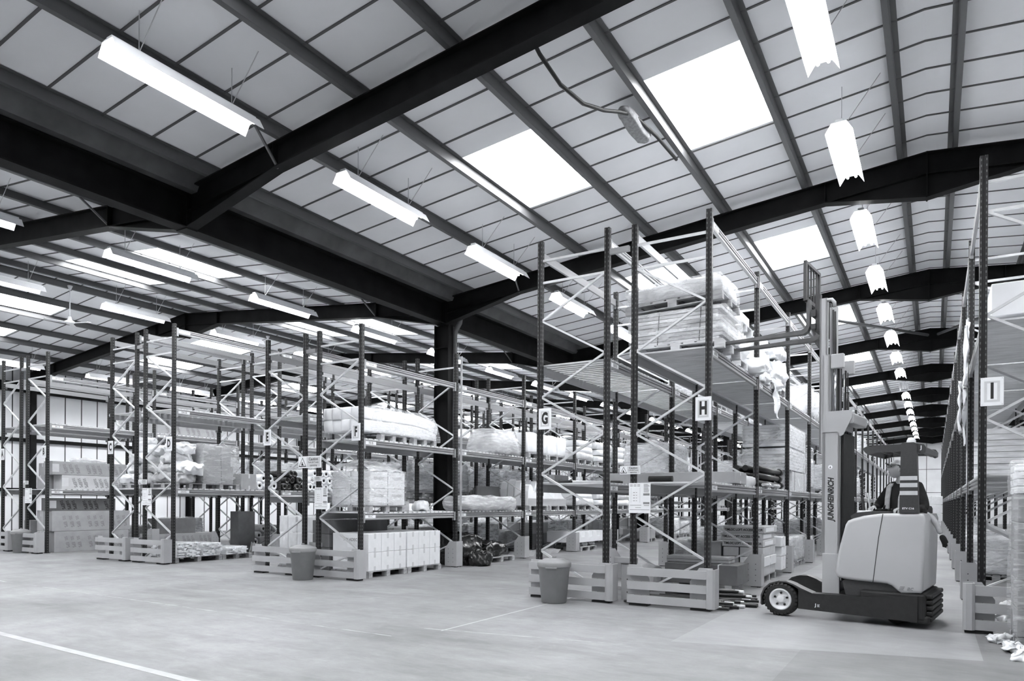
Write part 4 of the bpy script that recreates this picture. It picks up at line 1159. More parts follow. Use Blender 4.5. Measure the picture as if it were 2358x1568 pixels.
for k, (x, y, s_) in enumerate(((.72, 8.85, .5), (.80, 8.35, .55), (.66, 9.35, .5))):
    mb = MB(); mb.bm(lumpy(.36 * s_, .46 * s_, .16 * s_, 60 + k, .06, 9, .35, .2, 7., .8), 0, True)
    single('film_scrap', mb, 'wrapw', 'crumpled white film scrap on the floor by the wrapped stacks, %s from the front' % ORD[(1, 0, 2)[k]], 'film', (x, y, 0), 1.1 * k, 'film scraps by the wrapped stacks')
z2 = top('I', 1)
carton(.60, 1.62, 10.5, 12.3, z2 + .1, z2 + .50, 'foam', 'large white pack on the second shelf of rack I', None, None, None, 0, 'pack', 'white_pack')
single('dunnage_block', MB().bbox(-.5, .5, -.05, .05, 0, .1, .006), 'wood', 'wooden bearer under the white pack of rack I, nearer one', 'wooden block', (1.1, 10.8, z2))
single('dunnage_block', MB().bbox(-.5, .5, -.05, .05, 0, .1, .006), 'wood', 'wooden bearer under the white pack of rack I, farther one', 'wooden block', (1.1, 11.9, z2))
for k, (y, zt, L_) in enumerate(((12.2, 4.15, .9), (12.9, 3.75, 1.3), (15.4, 3.75, .9))):
    bm = bmesh.new(); bmesh.ops.create_grid(bm, x_segments=6, y_segments=16, size=.5)
    for v in bm.verts:
        yy, zz = v.co.x, v.co.y
        v.co = Vector((noise.noise(Vector((yy * 4, zz * 3, k))) * .07, yy * (.5 + .25 * zz) + noise.noise(Vector((zz * 4, k, 3))) * .1 - zz * .25, zz * L_ - L_ / 2))
    bmesh.ops.solidify(bm, geom=bm.faces[:], thickness=.006)
    mb = MB(); mb.bm(bm, 0, True)
    single('torn_film', mb, 'wrapw', 'torn white film hanging down the aisle side of rack I, %s from the front' % ORD[k], 'film', (.40, y, zt), 0, 'torn film hanging on rack I')
z = top('I', 0)
for k in range(3):
    t = thing('board_pack', 'pack of pale boards on the first shelf of rack I, %s from the front' % ORD[k], 'board pack', (1.06, 11.7 + k * 3.2, z), 0, 'board packs on rack I')
    mb = MB()
    for i in range(8 + k): mb.box(-.5, .5, -.9 + random.uniform(-.02, .02), .9, i * .075, i * .075 + .07)
    part('boards', mb, 'woodl' if k != 1 else 'foam', t)
for k in range(4):
    sk(1.0 + .25 * (k % 2), 10.65 + .75 * (k // 2), .0 if k < 4 else .25, 0 if k % 2 else 2, .4 * k, ('white', 'grey')[(k + 1) % 2] + ' sack on the floor under rack I, %s row, %s' % (ORD[k // 2], ('left', 'right')[k % 2]), 'sacks under rack I', sc=.8)
for k in range(2):
    t = thing('white_crate_stack', 'tall white crate stack near the end wall of the long aisle, %s one' % ('left', 'right')[k], 'crate stack', (-.42 + k * .6, 49.5, 0), 0, 'white crate stacks at the aisle end')
    for i in range(4): part('crate', MB().bbox(-.28, .28, -.4, .4, i * .52, i * .52 + .5, .02), 'cartonw', t)

# --- everything else on the shelves
GEN = {}
def gen_meshes():
    for nm, m, sz in (('white', 'wrapw', (1.0, 1.1, .75)), ('grey', 'wrapm', (1.0, 1.1, .6)), ('dark', 'wrapg', (1.0, 1.0, .5))):
        mb = MB(); mb.bm(lumpy(sz[0], sz[1], sz[2], len(GEN) + 70, .03, 6, .15), 0, True); a = mb.mesh('contents', m)
        mb = MB(); mb.bm(lumpy(sz[0] + .06, sz[1] + .06, sz[2] + .03, len(GEN) + 80, .03, 6, .12), 0, True); b = mb.mesh('film', 'film')
        GEN[nm] = (a, b)
gen_meshes()
CB = MB().bbox(-.24, .24, -.26, .26, 0, .36, .01).mesh('box_body', 'carton'); CBL = MB().bbox(-.24, .24, -.26, .26, 0, .36, .01).mesh('box_body', 'cartonl')
used = {('B', 0, 0), ('B', 1, 0), ('B', 0, 1), ('B', 1, 1), ('B', 2, 1), ('A', 0, 0), ('C', 1, 0), ('D', 1, 0), ('D', 0, 0), ('D', 1, 1), ('C', 0, 1), ('E', 0, 0),
        ('F', 0, 0), ('F', 1, 0), ('F', 2, 0), ('F', 0, 1), ('F', 1, 1), ('F', 2, 1), ('F', 0, 2), ('F', 1, 2), ('F', 2, 2), ('F', 0, 3), ('F', 1, 3), ('F', 2, 3), ('F', 1, 4), ('F', 2, 4),
        ('H', 0, 0), ('H', 1, 0), ('H', 2, 0), ('H', 0, 1), ('H', 1, 1), ('H', 2, 1), ('H', 1, 2), ('G', 1, 0), ('G', 2, 0), ('G', 0, 0), ('I', 0, 0), ('I', 1, 0), ('I', 2, 0), ('I', 1, 1), ('I', 1, 2),
        ('C', 0, 0), ('C', 2, 0), ('D', 2, 0), ('E', 1, 0), ('E', 2, 0), ('A', 1, 0), ('A', 2, 0), ('G', 2, 1), ('C', 2, 1), ('D', 2, 1), ('E', 2, 1)}
rnd = random.Random(11)
shelf = ['floor', 'first shelf', 'second shelf']
for nm, nb in (('A', 5), ('B', 7), ('C', 6), ('D', 8), ('E', 8), ('F', 10), ('G', 8), ('H', 9), ('I', 8)):
    xl, xr = RACKS[nm][:2]; xc = (xl + xr) / 2
    for b in range(nb):
        for l in range(3):
            if (nm, l, b) in used or rnd.random() < (.30 if l < 2 else .62): continue
            zz = 0 if l == 0 else top(nm, l - 1)
            yb = YR - (.12 if nm in 'GH' else 0) + b * BAY
            for side in range(2):
                if rnd.random() < .2: continue
                y = yb + .82 + side * 1.5 + rnd.uniform(-.05, .05)
                if nm == 'F' and abs(xc - XV) < .6 and any(abs(y - f) < .75 for f in FR): continue
                wh = 'in bay %s of rack %s, %s, %s half' % (ORD[b], nm, shelf[l], ('near', 'far')[side])
                wh = 'on the %s of rack %s, %s bay, %s half' % (shelf[l], nm, ORD[b], ('near', 'far')[side])
                pallet(xc, y, zz, 'wooden pallet ' + wh, 1.05, 1.05)
                kind = rnd.choice(['white', 'white', 'grey', 'dark', 'cartons', 'white'])
                if kind == 'cartons':
                    n = rnd.choice((1, 2))
                    for i in range(2):
                        for j in range(2):
                            for q in range(n):
                                t = thing('carton', 'grey carton %s, %s %s, %s' % (wh.replace('on the ', 'on '), ('left', 'right')[i], ('near', 'far')[j], ('lower', 'upper')[q]), 'box', (xc - .25 + i * .5, y - .27 + j * .54, zz + .13 + q * .365), 0, 'cartons on pallets in the racks')
                                put('box_body', CB if (i + q) % 2 else CBL, t)
                else:
                    a, bb = GEN[kind]
                    t = thing('wrapped_load', '%s film-wrapped load %s' % (kind, wh), 'wrapped load', (xc, y, zz + .13), PI * rnd.choice((0, 1)), 'wrapped loads in the racks')
                    put('contents', a, t); put('film', bb, t)

# ------------------------------------------------------------------ reach truck   (local x = backwards, y = far side, z up)
TR = thing('reach_truck', 'pale grey reach truck with raised forks and black chassis in the right-hand aisle', 'forklift', (-1.77, 9.97, 0), R(-7))
def wheel(y0, near):
    """drive-on load wheel, its outer face at y0 (near: faces -y)"""
    s = 1 if near else -1
    w = MB()
    pr = [(.150, .0), (.19, -.004), (.214, .012), (.223, .03), (.223, .13), (.214, .15), (.17, .158), (.14, .155)]
    w.lathe([(r, h * s) for r, h in pr], 40, (0, y0, .223), 'y')
    for k in range(26):       # tread lugs on the shoulder
        a = 2 * PI * k / 26
        c = Vector((math.cos(a), 0, math.sin(a))); tn = Vector((-math.sin(a), 0, math.cos(a)))
        p = Vector((0, y0, .223)) + c * .192; q = p + c * .027
        w.bar(p + Vector((0, -.003 * s, 0)), q + Vector((0, .012 * s, 0)), .028, .020, (0, 1, 0), 0)
    tyre = part('tyre', w, ['rubber', 'trim'], TR)
    r = MB()
    r.lathe([(.150, .012 * s), (.138, -.004 * s), (.122, .004 * s), (.112, .03 * s), (.098, .045 * s), (.062, .045 * s), (.056, .03 * s), (.05, .012 * s), (.036, .004 * s), (0, .004 * s)], 40, (0, y0, .223), 'y')
    rim = part('rim', r, 'rim', tyre)
    b = MB()
    for k in range(5):
        a = 2 * PI * k / 5 + .3; b.lathe([(.0145, .05 * s), (.0145, .028 * s), (0, .026 * s)], 10, (.083 * math.cos(a), y0, .223 + .083 * math.sin(a)), 'y')
    part('wheel_bolts', b, 'chassis', tyre)
wheel(.0, True); wheel(1.16, False)
def leg(y0, y1, near):
    mb = MB()
    top_ = [(.235, .395), (.40, .335), (1.02, .345), (1.62, .40)]
    mb.prism([(.235, .12), (1.62, .085), (1.62, .40), (1.02, .345), (.40, .335), (.235, .395)], 'y', y0, y1)
    yi = (y1 - .02, y1) if near else (y0, y0 + .02)
    mb.prism([(-.24, .10), (.25, .10), (.25, .40), (.2, .43), (.08, .465), (-.07, .458), (-.18, .385), (-.25, .25)], 'y', *yi)
    part('straddle_leg', mb, 'chassis', TR)
    f = MB()
    path = [(-.262, .14), (-.262, .26), (-.22, .36), (-.14, .432), (-.03, .468), (.08, .470), (.17, .442), (.26, .398), (.41, .338)]
    path2 = [(p[0] * .93, p[1] - .018) for p in path]
    f.prism(path + path2[::-1], 'y', y0, y1, 0, True)
    mg = part('mudguard', f, 'trim', TR)
    mg.data.set_sharp_from_angle(angle=R(45))
leg(.0, .19, True); leg(1.0, 1.19, False)
# emblem on the near leg
mb = MB(); write(mb, 'J', (.455, -.004, .185), .055, bold=.03); mb.box(.475, .505, -.004, -.002, .192, .198); mb.box(.475, .50, -.004, -.002, .178, .184); mb.box(.475, .505, -.004, -.002, .165, .17)
part('emblem', mb, 'sign', TR)
ch = MB()
ch.bbox(.98, 1.70, .02, 1.17, .10, .43, .03)
for k in range(5): ch.bbox(1.66, 1.765, .10, 1.10, .09 + k * .068, .09 + k * .068 + .056, .018)
ch.bbox(1.52, 1.74, .03, 1.16, .07, .16, .02)
part('rear_chassis', ch, 'chassis', TR)
ub = MB(); ub.prism([(.80, .34), (.76, .52), (.84, .58), (1.34, .55), (1.46, .43), (1.40, .34)], 'y', .08, 1.05); part('underbody', ub, 'trim', TR)
for y in (.35, .85):
    part('drive_wheel', MB().lathe([(0, -.06), (.11, -.06), (.13, -.045), (.13, .045), (.11, .06), (0, .06)], 24, (1.35, y, .13), 'y'), 'rubber', TR)
# body cover with rounded edges
cov = [(.833, 1.30), (.90, 1.33), (1.02, 1.365), (1.205, 1.394), (1.45, 1.404), (1.62, 1.408), (1.68, 1.395), (1.70, 1.34), (1.69, .9), (1.678, .47), (1.65, .435), (1.443, .42), (1.40, .45), (1.334, .508), (1.28, .527), (1.10, .535), (.94, .541), (.79, .553), (.71, .57), (.681, .63), (.70, .78), (.739, .982), (.785, 1.17), (.805, 1.25)]
mb = MB().prism(cov, 'y', 0, 1.16)
bm = bmesh.new(); vs = [bm.verts.new(v) for v in mb.v]
for f in mb.f: bm.faces.new([vs[i] for i in f])
bmesh.ops.recalc_face_normals(bm, faces=bm.faces[:])
ed = [e for e in bm.edges if len(e.link_faces) == 2 and e.calc_face_angle(0) > 1.2 and abs(e.verts[0].co.y - e.verts[1].co.y) < 1e-6]
bmesh.ops.bevel(bm, geom=ed, offset=.045, segments=4, affect='EDGES', profile=.5, clamp_overlap=True)
b_ = MB(); b_.bm(bm, 0, True)
body = part('body_cover', b_, 'truck', TR)
try:
    body.data.set_sharp_from_angle(angle=R(35))
except Exception: pass
mb = MB(); sp_ = [(1.24, 1.392), (1.193, 1.095), (1.133, .536)]
for p, q in zip(sp_[:-1], sp_[1:]): mb.bar((p[0], -.0005, p[1]), (q[0], -.0005, q[1]), .003, .009, (1, 0, 0))
part('panel_seam', mb, 'chassis', body)
mb = MB(); write(mb, 'ac', (1.545, -.003, .488), .075, bold=.03, shear=.3)
for k in range(3): mb.bar((1.435 - k * .008, -.003, .505 - k * .018), (1.485 - k * .008, -.003, .505 - k * .018), .002, .008)
part('model_letters', mb, 'inkgrey', body)
# console
cs = MB(); cs.prism([(.86, 1.28), (.84, 1.36), (.90, 1.40), (1.10, 1.425), (1.30, 1.425), (1.30, 1.38)], 'y', .14, 1.06); con = part('console', cs, 'trim', TR)
mb = MB(); mb.bbox(.90, 1.06, .25, .55, 1.40, 1.43, .01); part('document_tray', mb, 'white', con)
mb = MB(); mb.bar((.96, .35, 1.42), (.93, .35, 1.62), .12, .012, (1, 0, 0)); part('display', mb, 'trim', con)
mb = MB(); mb.bar((1.02, .42, 1.42), (.985, .42, 1.66), .05, .012, (1, 0, 0)); part('mirror', mb, 'white', con)
mb = MB(); mb.lathe([(0, 1.425), (.075, 1.425), (.085, 1.44), (.075, 1.455), (0, 1.452)], 20, (1.13, .5, 0)); mb.tube([(1.17, .46, 1.45), (1.18, .45, 1.5)], .012, 8); part('steering_wheel', mb, 'chassis', con)
mb = MB()
for k in range(3): mb.tube([(1.26 + .03 * k, .28, 1.42), (1.26 + .03 * k, .28, 1.46)], .011, 8)
part('control_levers', mb, 'chassis', con)
st = MB(); st.bbox(1.38, 1.62, .35, .95, .85, .98, .04); st.bbox(1.58, 1.66, .35, .95, .98, 1.5, .04); part('seat', st, 'chassis', TR)
# overhead guard
pl = MB(); pl.prism([(1.418, 1.405), (1.626, 1.405), (1.60, 2.22), (1.59, 2.258), (1.57, 2.266), (1.45, 2.266), (1.433, 2.25)], 'y', .0, .10); pil = part('guard_pillar', pl, 'trim', TR)
for z0, z1 in ((1.806, 1.856), (1.721, 1.772), (1.625, 1.675)):
    xa = 1.4185 + (1.8 - z0) * -.004 + .012; mb = MB(); mb.prism([(1.4185 + (z0 - 1.405) * .0165, z0), (1.622 - (z0 - 1.405) * .026, z0), (1.622 - (z1 - 1.405) * .026, z1), (1.4185 + (z1 - 1.405) * .0165, z1)], 'y', -.003, .0)
    part('reflective_stripe', mb, 'galv', pil)
mb = MB(); write(mb, 'ETV C16', (1.515, -.003, 1.461), .03, bold=.03, sx=1.15); part('model_letters', mb, 'sign', pil)
rf_ = MB()
rf_.prism([(1.00, 2.215), (1.04, 2.235), (1.16, 2.247), (1.41, 2.25), (1.60, 2.25), (1.67, 2.24), (1.695, 2.20), (1.69, 2.14), (1.66, 2.125), (1.6, 2.16), (1.41, 2.165), (1.16, 2.16), (1.06, 2.135), (1.02, 2.17)], 'y', .03, .10)
rf_.prism([(1.00, 2.215), (1.04, 2.235), (1.16, 2.247), (1.41, 2.25), (1.60, 2.25), (1.67, 2.24), (1.695, 2.20), (1.69, 2.14), (1.66, 2.125), (1.6, 2.16), (1.41, 2.165), (1.16, 2.16), (1.06, 2.135), (1.02, 2.17)], 'y', 1.06, 1.13)
rf_.prism([(1.00, 2.215), (1.06, 2.24), (1.10, 2.2), (1.06, 2.135), (1.02, 2.16)], 'y', .1, 1.06)
rf_.prism([(1.62, 2.25), (1.695, 2.2), (1.69, 2.14), (1.62, 2.14)], 'y', .1, 1.06)
guard = part('overhead_guard', rf_, 'trim', TR)
for x in (1.14, 1.26, 1.38, 1.50): part('guard_bar', MB().box(x, x + .03, .09, 1.07, 2.18, 2.24), 'trim', TR)
mb = MB(); write(mb, 'J', (1.645, -.0, 2.2), .06, bold=.03)
part('emblem', mb, 'sign', guard, (0, .028, 0))
part('beacon', MB().lathe([(.055, 2.26), (.052, 2.31), (.035, 2.345), (0, 2.352)], 20, (1.50, .3, 0)), 'glow', TR)
# mast: outer, middle and inner stages (near and far channel each)
def channel(mb, x0, x1, y, s, z0, z1, mi=0):
    mb.box(x0, x1, *sorted((y, y + .02 * s)), z0, z1, mi)
    mb.box(x0, x0 + .022, *sorted((y, y + .07 * s)), z0, z1, mi); mb.box(x1 - .022, x1, *sorted((y, y + .07 * s)), z0, z1, mi)
mb = MB(); channel(mb, .49, .69, .2, 1, .33, 2.72); channel(mb, .49, .69, .96, -1, .33, 2.72); mb.box(.6, .69, .22, .94, 2.5, 2.62); mb.box(.6, .69, .22, .94, .36, .5)
mo = part('outer_mast', mb, 'truckm', TR)
mb = MB(); mb.bbox(.485, .70, .185, .2, .31, .86, .006); mb.bbox(.485, .70, .96, .975, .31, .86, .006); part('mast_foot', mb, 'truckm', mo)
mb = MB(); mb.prism([(.485, 2.46), (.485, 2.72), (.51, 2.735), (.84, 2.735), (.84, 2.64), (.735, 2.42), (.70, 2.40), (.66, 2.46)], 'y', .185, .2); mb.bbox(.72, .865, .2, .96, 2.56, 2.70, .02); part('gusset_plate', mb, 'truckm', mo)
mb = MB(); write(mb, 'JUNGHEINRICH', (.588, .1985, 1.578), .098, (0, 0, 1), (-1, 0, 0), .045, shear=.2, sx=.82); part('maker_name', mb, 'ink', mo)
mb = MB(); mb.lathe([(.027, .199), (0, .1985)], 20, (.577, 0, 2.0), 'y'); part('round_sticker', mb, 'sign', mo)
mb = MB(); mb.box(.566, .586, .198, .1985, 1.99, 1.997); mb.box(.574, .58, .198, .1985, 1.985, 2.012); part('sticker_symbol', mb, 'ink', mo)
mb = MB(); channel(mb, .462, .552, .245, 1, .9, 3.50); channel(mb, .462, .552, .915, -1, .9, 3.50); mb.box(.5, .55, .265, .895, 3.4, 3.5); mm = part('middle_mast', mb, 'truckm', TR)
mb = MB(); mb.bbox(.56, .72, .25, .33, 3.31, 3.50, .01); mb.bbox(.56, .72, .83, .91, 3.31, 3.50, .01); part('chain_head', mb, 'truckm', mm)
mb = MB(); channel(mb, .412, .508, .285, 1, 2.2, 4.27); channel(mb, .412, .508, .875, -1, 2.2, 4.27); mb.tube([(.50, .3, 4.24), (.56, .3, 4.24), (.59, .3, 4.20), (.595, .3, 4.14)], .025, 10); part('inner_mast', mb, 'truckm', TR)
for y in (.32, .84):
    c = MB(); c.tube([(.60, y, .6), (.60, y, 2.7)], .032, 14); c1 = part('lift_cylinder', c, 'chassis', TR)
    part('piston_rod', MB().tube([(.60, y, 2.7), (.60, y, 3.33)], .016, 12), 'chrome', c1)
for y in (.40, .76): part('lift_chain', MB().box(.625, .64, y - .025, y + .025, .7, 3.35).box(.655, .665, y - .01, y + .01, .7, 3.32), 'chassis', TR)
for y in (.5, .6): part('hydraulic_hose', MB().tube([(.55, y, .7), (.555, y, 2.4), (.53, y, 4.15)], .012, 8), 'chassis', TR)
part('mast_shield', MB().box(.70, .72, .28, .90, .5, 2.45), 'chassis', TR)
# carriage, forks and load backrest
cg = MB(); cg.box(.30, .36, .28, .99, 4.05, 4.14); cg.box(.30, .36, .28, .99, 3.88, 3.95); cg.box(.34, .41, .33, .40, 3.85, 4.35); cg.box(.34, .41, .86, .93, 3.85, 4.35); part('fork_carriage', cg, 'trim', TR)
for y in (.37, .90):
    f = MB(); f.prism([(-1.04, 3.853), (-1.0, 3.875), (-.95, 3.878), (.16, 3.895), (.205, 3.915), (.228, 3.96), (.228, 4.30), (.272, 4.30), (.272, 3.93), (.245, 3.865), (.19, 3.835), (-1.0, 3.845)], 'y', y - .05, y + .05)
    part('fork', f, 'fork', TR)
lb = MB()
for y in (.30, .97): lb.box(.20, .24, y - .025, y + .025, 4.28, 4.83)
for k in range(4): lb.box(.21, .23, .43 + k * .135, .45 + k * .135, 4.30, 4.80)
lb.box(.20, .24, .28, .99, 4.28, 4.33); lb.box(.20, .24, .28, .99, 4.79, 4.83)
part('load_backrest', lb, 'trim', TR)

# ------------------------------------------------------------------ operator
def skin_obj(pts, edges, root=0, sub=2):
    me = bpy.data.meshes.new('sk'); names = list(pts); idx = {n: i for i, n in enumerate(names)}
    me.from_pydata([pts[n][0] for n in names], [(idx[a], idx[b]) for a, b in edges], [])
    o = bpy.data.objects.new('sk', me); COL.objects.link(o)
    o.modifiers.new('s', 'SKIN'); 
    sv = me.skin_vertices[0].data if me.skin_vertices else None
    if sv is None:
        bpy.context.view_layer.objects.active = o
    for n in names:
        r_ = pts[n][1]; sv[idx[n]].radius = r_ if isinstance(r_, tuple) else (r_, r_)
    sv[root].use_root = True
    m = o.modifiers.new('u', 'SUBSURF'); m.levels = sub; m.render_levels = sub
    bpy.context.view_layer.update()
    ev = o.evaluated_get(bpy.context.evaluated_depsgraph_get()).to_mesh()
    r_ = ([tuple(v.co) for v in ev.vertices], [list(p.vertices) for p in ev.polygons])
    bpy.data.objects.remove(o); bpy.data.meshes.remove(me)
    return r_
OX, OY = -.33, 10.42
PR = thing('person', 'person in dark jacket, pale vest and cap operating the reach truck, gazing up left', 'person', (OX, OY, .45))
def W(x, y, z): return (x - OX, y - OY, z - .45)
fd = Vector((-.62, -.78, 0)).normalized()          # chest direction
rt = Vector((fd.y, -fd.x, 0))                        # his right-hand side
def B(f, r, z): p = fd * f + rt * r; return (p.x, p.y, z - .45)
J = {'pelvis': B(0, 0, 1.02), 'belly': B(.02, 0, 1.22), 'chest': B(.02, 0, 1.52), 'upper': B(.0, 0, 1.72), 'neck': B(.03, .01, 1.83), 'head': B(.06, .02, 1.90),
     'shR': B(-.01, .19, 1.74), 'elR': B(.10, .33, 1.47), 'wrR': B(.34, .17, 1.47), 'shL': B(-.01, -.19, 1.74), 'elL': B(.02, -.33, 1.46), 'wrL': B(.27, -.20, 1.46),
     'hipR': B(0, .1, .98), 'knR': B(.38, .13, .93), 'anR': B(.40, .13, .52), 'toR': B(.55, .14, .48), 'hipL': B(0, -.1, .98), 'knL': B(.38, -.12, .93), 'anL': B(.36, -.12, .52), 'toL': B(.50, -.13, .48)}
body_ = MB()
a = skin_obj({'pelvis': (J['pelvis'], .13), 'chest': (J['chest'], .13), 'upper': (J['upper'], .09), 'neck': (J['neck'], .055), 'head': (J['head'], .052),
              'shR': (J['shR'], .05), 'elR': (J['elR'], .038), 'wrR': (J['wrR'], .027), 'shL': (J['shL'], .05), 'elL': (J['elL'], .038), 'wrL': (J['wrL'], .027),
              'hipR': (J['hipR'], .08), 'knR': (J['knR'], .055), 'anR': (J['anR'], .04), 'hipL': (J['hipL'], .08), 'knL': (J['knL'], .055), 'anL': (J['anL'], .04)},
             [('pelvis', 'chest'), ('chest', 'upper'), ('upper', 'neck'), ('neck', 'head'), ('upper', 'shR'), ('shR', 'elR'), ('elR', 'wrR'), ('upper', 'shL'), ('shL', 'elL'), ('elL', 'wrL'),
              ('pelvis', 'hipR'), ('hipR', 'knR'), ('knR', 'anR'), ('pelvis', 'hipL'), ('hipL', 'knL'), ('knL', 'anL')])
body_.add(a[0], a[1], 0, True)
def hand(wr, d, side, curl):
    """wrist point, pointing direction, side +1 = thumb towards +lat"""
    w = Vector(wr); d = Vector(d).normalized(); up = Vector((0, 0, 1)); lat = d.cross(up).normalized(); up = lat.cross(d)
    pts = {'w': (w, (.024, .018)), 'p': (w + d * .045, (.036, .017)), 'q': (w + d * .078, (.038, .015))}
    ed_ = [('w', 'p'), ('p', 'q')]
    h = skin_obj({k: (tuple(v[0]), v[1]) for k, v in pts.items()}, ed_, 0, 2); body_.add(h[0], h[1], 0, True)
    for i, ln in enumerate((.068, .078, .073, .058)):
        o_ = lat * ((i - 1.5) * .0195); b0 = w + d * .066 + o_; c = curl + .1 * i
        p1 = b0 + (d * math.cos(c * .4) - up * math.sin(c * .4)) * ln * .48
        p2 = p1 + (d * math.cos(c) - up * math.sin(c)) * ln * .32
        p3 = p2 + (d * math.cos(c * 1.5) - up * math.sin(c * 1.5)) * ln * .26
        h = skin_obj({'a': (tuple(b0), .0092), 'b': (tuple(p1), .0088), 'c': (tuple(p2), .008), 'd': (tuple(p3), .0068)}, [('a', 'b'), ('b', 'c'), ('c', 'd')], 0, 1); body_.add(h[0], h[1], 0, True)
    b0 = w + d * .022 + lat * side * .022; p1 = b0 + (d * .5 + lat * side * .75 - up * .25) * .036; p2 = p1 + (d * .9 + lat * side * .15 - up * .3) * .03
    h = skin_obj({'a': (tuple(b0), .013), 'b': (tuple(p1), .0105), 'c': (tuple(p2), .0085)}, [('a', 'b'), ('b', 'c')], 0, 1); body_.add(h[0], h[1], 0, True)
hand(J['wrR'], fd * .9 - rt * .35 + Vector((0, 0, -.12)), -1, .8)
hand(J['wrL'], fd * .9 + rt * .3 + Vector((0, 0, -.1)), 1, 1.0)
# head, built facing +x then turned to look left and up
def head_geo():
    bm = bmesh.new(); bmesh.ops.create_uvsphere(bm, u_segments=64, v_segments=48, radius=1)
    def gs(v, c, s): return math.exp(-sum(((v[i] - c[i]) / s[i]) ** 2 for i in range(3)))
    for v in bm.verts:
        n = v.co.copy()
        x, y, z = n.x * .098, n.y * .076, n.z * .118
        if z < 0:                                      # jaw narrows, back of the skull tucks into the neck
            k = min(1, -z / .118); y *= 1 - .30 * k * k; x *= 1 - (.10 if x > 0 else .38) * k
        if n.x > .5: x = min(x, .092 - .0 * z)
        p = Vector((x, y, z))
        x += .034 * gs(p, (.09, 0, -.008), (.04, .013, .026)) + .008 * gs(p, (.09, 0, .012), (.04, .010, .02))      # nose
        x += .010 * gs(p, (.09, 0, -.098), (.04, .03, .018))                                                        # chin
        x += .006 * gs(p, (.09, 0, .034), (.04, .05, .012))                                                         # brow
        for s in (-1, 1): x -= .011 * gs(p, (.09, .032 * s, .016), (.04, .017, .012))                               # eye sockets
        x += .005 * gs(p, (.09, 0, -.050), (.04, .022, .006)) + .005 * gs(p, (.09, 0, -.063), (.04, .02, .006)) - .004 * gs(p, (.09, 0, -.0565), (.04, .026, .003))  # lips
        for s in (-1, 1): y += s * .006 * gs(p, (.05, .06 * s, -.012), (.03, .03, .02))                            # cheekbones
        v.co = Vector((x, y, z))
    for s in (-1, 1):                                  # ears
        r_ = bmesh.ops.create_uvsphere(bm, u_segments=12, v_segments=8, radius=1)
        for v in r_['verts']: c = v.co; v.co = Vector((-.008 + c.x * .017, s * (.075 + c.y * .008 * s + .003), -.005 + c.z * .030))
    return bm
Hd = Matrix.Translation(Vector(J['head']) + Vector((-.03, -.015, .065))) @ Matrix.Rotation(math.atan2(-.28, -.96), 4, 'Z') @ Matrix.Rotation(R(-16), 4, 'Y') @ Matrix.Scale(.98, 4)
bm = head_geo(); bm.transform(Hd); body_.bm(bm, 0, True)
part('body', body_, 'skin', PR)
ey = MB()
for s in (-1, 1):
    b = bmesh.new(); bmesh.ops.create_uvsphere(b, u_segments=10, v_segments=8, radius=.0075); b.transform(Hd @ Matrix.Translation((.081, .031 * s, .016))); ey.bm(b, 0, True)
part('eyes', ey, 'ink', PR)
hr = MB(); b = bmesh.new(); bmesh.ops.create_uvsphere(b, u_segments=24, v_segments=16, radius=1)
bmesh.ops.delete(b, geom=[v for v in b.verts if v.co.z < -.25 or (v.co.x > .25 and v.co.z < .45)], context='VERTS')
for v in b.verts: v.co = Vector((v.co.x * .101, v.co.y * .080, v.co.z * .121))
b.transform(Hd); hr.bm(b, 0, True); part('hair', hr, 'hair', PR)
cp = MB(); b = bmesh.new(); bmesh.ops.create_uvsphere(b, u_segments=24, v_segments=16, radius=1)
bmesh.ops.delete(b, geom=[v for v in b.verts if v.co.z < .3], context='VERTS')
for v in b.verts: v.co = Vector((v.co.x * .111 - .003, v.co.y * .091, v.co.z * .125 + .008))
b.transform(Hd); cp.bm(b, 0, True)
cap = part('cap', cp, 'vest', PR)
bk = MB(); b = bmesh.new(); bmesh.ops.create_circle(b, cap_ends=True, segments=20, radius=.075)
for v in b.verts: v.co = Vector((.085 + v.co.x * .95, v.co.y * 1.05, .050 - .25 * v.co.y ** 2 / .075 + .0 * v.co.x))
bmesh.ops.solidify(b, geom=b.faces[:], thickness=.004)
b.transform(Hd); bk.bm(b, 0, False); part('cap_peak', bk, 'trim', cap)
jk = MB()
a = skin_obj({'pelvis': (J['pelvis'], (.175, .15)), 'belly': (J['belly'], (.18, .15)), 'chest': (J['chest'], (.19, .15)), 'upper': (J['upper'], (.14, .11)), 'nk': (tuple(Vector(J['neck']) - Vector((0, 0, .035))), .075),
              'shR': (J['shR'], .078), 'elR': (J['elR'], .062), 'wrR': (tuple(Vector(J['wrR']).lerp(Vector(J['elR']), .1)), .042), 'shL': (J['shL'], .078), 'elL': (J['elL'], .062), 'wrL': (tuple(Vector(J['wrL']).lerp(Vector(J['elL']), .1)), .042)},
             [('pelvis', 'belly'), ('belly', 'chest'), ('chest', 'upper'), ('upper', 'nk'), ('upper', 'shR'), ('shR', 'elR'), ('elR', 'wrR'), ('upper', 'shL'), ('shL', 'elL'), ('elL', 'wrL')], 0, 2)
jk.add(a[0], a[1], 0, True); jo = part('jacket', jk, 'cloth', PR)
vb = MB()
for s in (1, -1):     # vest straps over the shoulders and down the chest
    pts = [Vector(B(-.14, .11 * s, 1.67)), Vector(B(-.06, .115 * s, 1.80)), Vector(B(.03, .12 * s, 1.81)), Vector(B(.13, .115 * s, 1.74)), Vector(B(.175, .10 * s, 1.59)), Vector(B(.185, .10 * s, 1.40)), Vector(B(.18, .1 * s, 1.2))]
    for p, q in zip(pts[:-1], pts[1:]): vb.bar(p, q, .065, .018, fd)
part('vest', vb, 'vest', PR)
tr_ = MB()
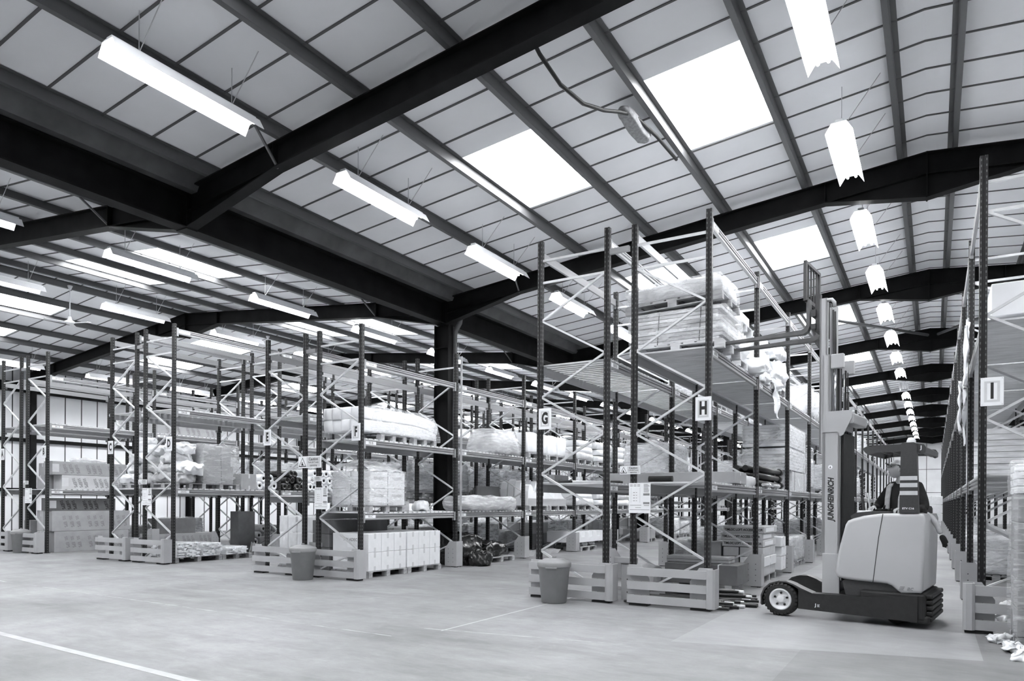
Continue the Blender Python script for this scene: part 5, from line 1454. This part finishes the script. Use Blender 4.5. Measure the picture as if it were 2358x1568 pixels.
for s in 'RL':
    a = skin_obj({'a': (J['hip' + s], .115), 'b': (J['kn' + s], .08), 'c': (J['an' + s], .06)}, [('a', 'b'), ('b', 'c')], 0, 2); tr_.add(a[0], a[1], 0, True)
part('trousers', tr_, 'trouser', PR)
for s in 'RL':
    bt = MB(); a = skin_obj({'a': (J['an' + s], .055), 'b': (tuple(Vector(J['an' + s]) + Vector((0, 0, -.04))), .055), 'c': (J['to' + s], .045)}, [('a', 'b'), ('b', 'c')], 0, 2); bt.add(a[0], a[1], 0, True)
    part('boot', bt, 'ink', PR)
# work coat hanging over the rear edge of the truck
wc = thing('work_coat', 'pale work coat sleeve with a dark glove hanging at the back of the reach truck', 'coat', (-.02, 10.25, 1.30))
mb = MB(); a = skin_obj({'a': ((-.12, .02, .12), (.07, .04)), 'b': ((.0, .0, .06), (.065, .035)), 'c': ((.06, -.01, -.05), (.05, .035)), 'd': ((.10, -.01, -.16), .035)}, [('a', 'b'), ('b', 'c'), ('c', 'd')], 0, 2)
mb.add(a[0], a[1], 0, True); part('sleeve', mb, 'vest', wc)
mb = MB(); a = skin_obj({'a': ((.10, -.01, -.16), .038), 'b': ((.125, -.01, -.22), .04), 'c': ((.135, -.01, -.255), .032), 'f1': ((.165, -.03, -.31), .011), 'f2': ((.15, -.01, -.325), .011), 'f3': ((.125, .015, -.32), .011), 'f4': ((.175, -.02, -.265), .012)}, [('a', 'b'), ('b', 'c'), ('c', 'f1'), ('c', 'f2'), ('c', 'f3'), ('b', 'f4')], 0, 2); mb.add(a[0], a[1], 0, True); part('glove', mb, 'cloth', wc)

# ------------------------------------------------------------------ world and view
wd = bpy.data.worlds.new('world'); S.world = wd; wd.use_nodes = True
wd.node_tree.nodes['Background'].inputs[0].default_value = g(1.); wd.node_tree.nodes['Background'].inputs[1].default_value = .35
vs_ = S.view_settings
S.display_settings.display_device = 'sRGB'
vs_.view_transform = 'Standard'; vs_.look = 'None'; vs_.gamma = 1; vs_.use_curve_mapping = False
vs_.exposure = 1.5
S.cycles.max_bounces = 6; S.cycles.diffuse_bounces = 4; S.cycles.glossy_bounces = 2; S.cycles.transparent_max_bounces = 8
S.cycles.caustics_reflective = False; S.cycles.caustics_refractive = False
S.cycles.use_denoising = True
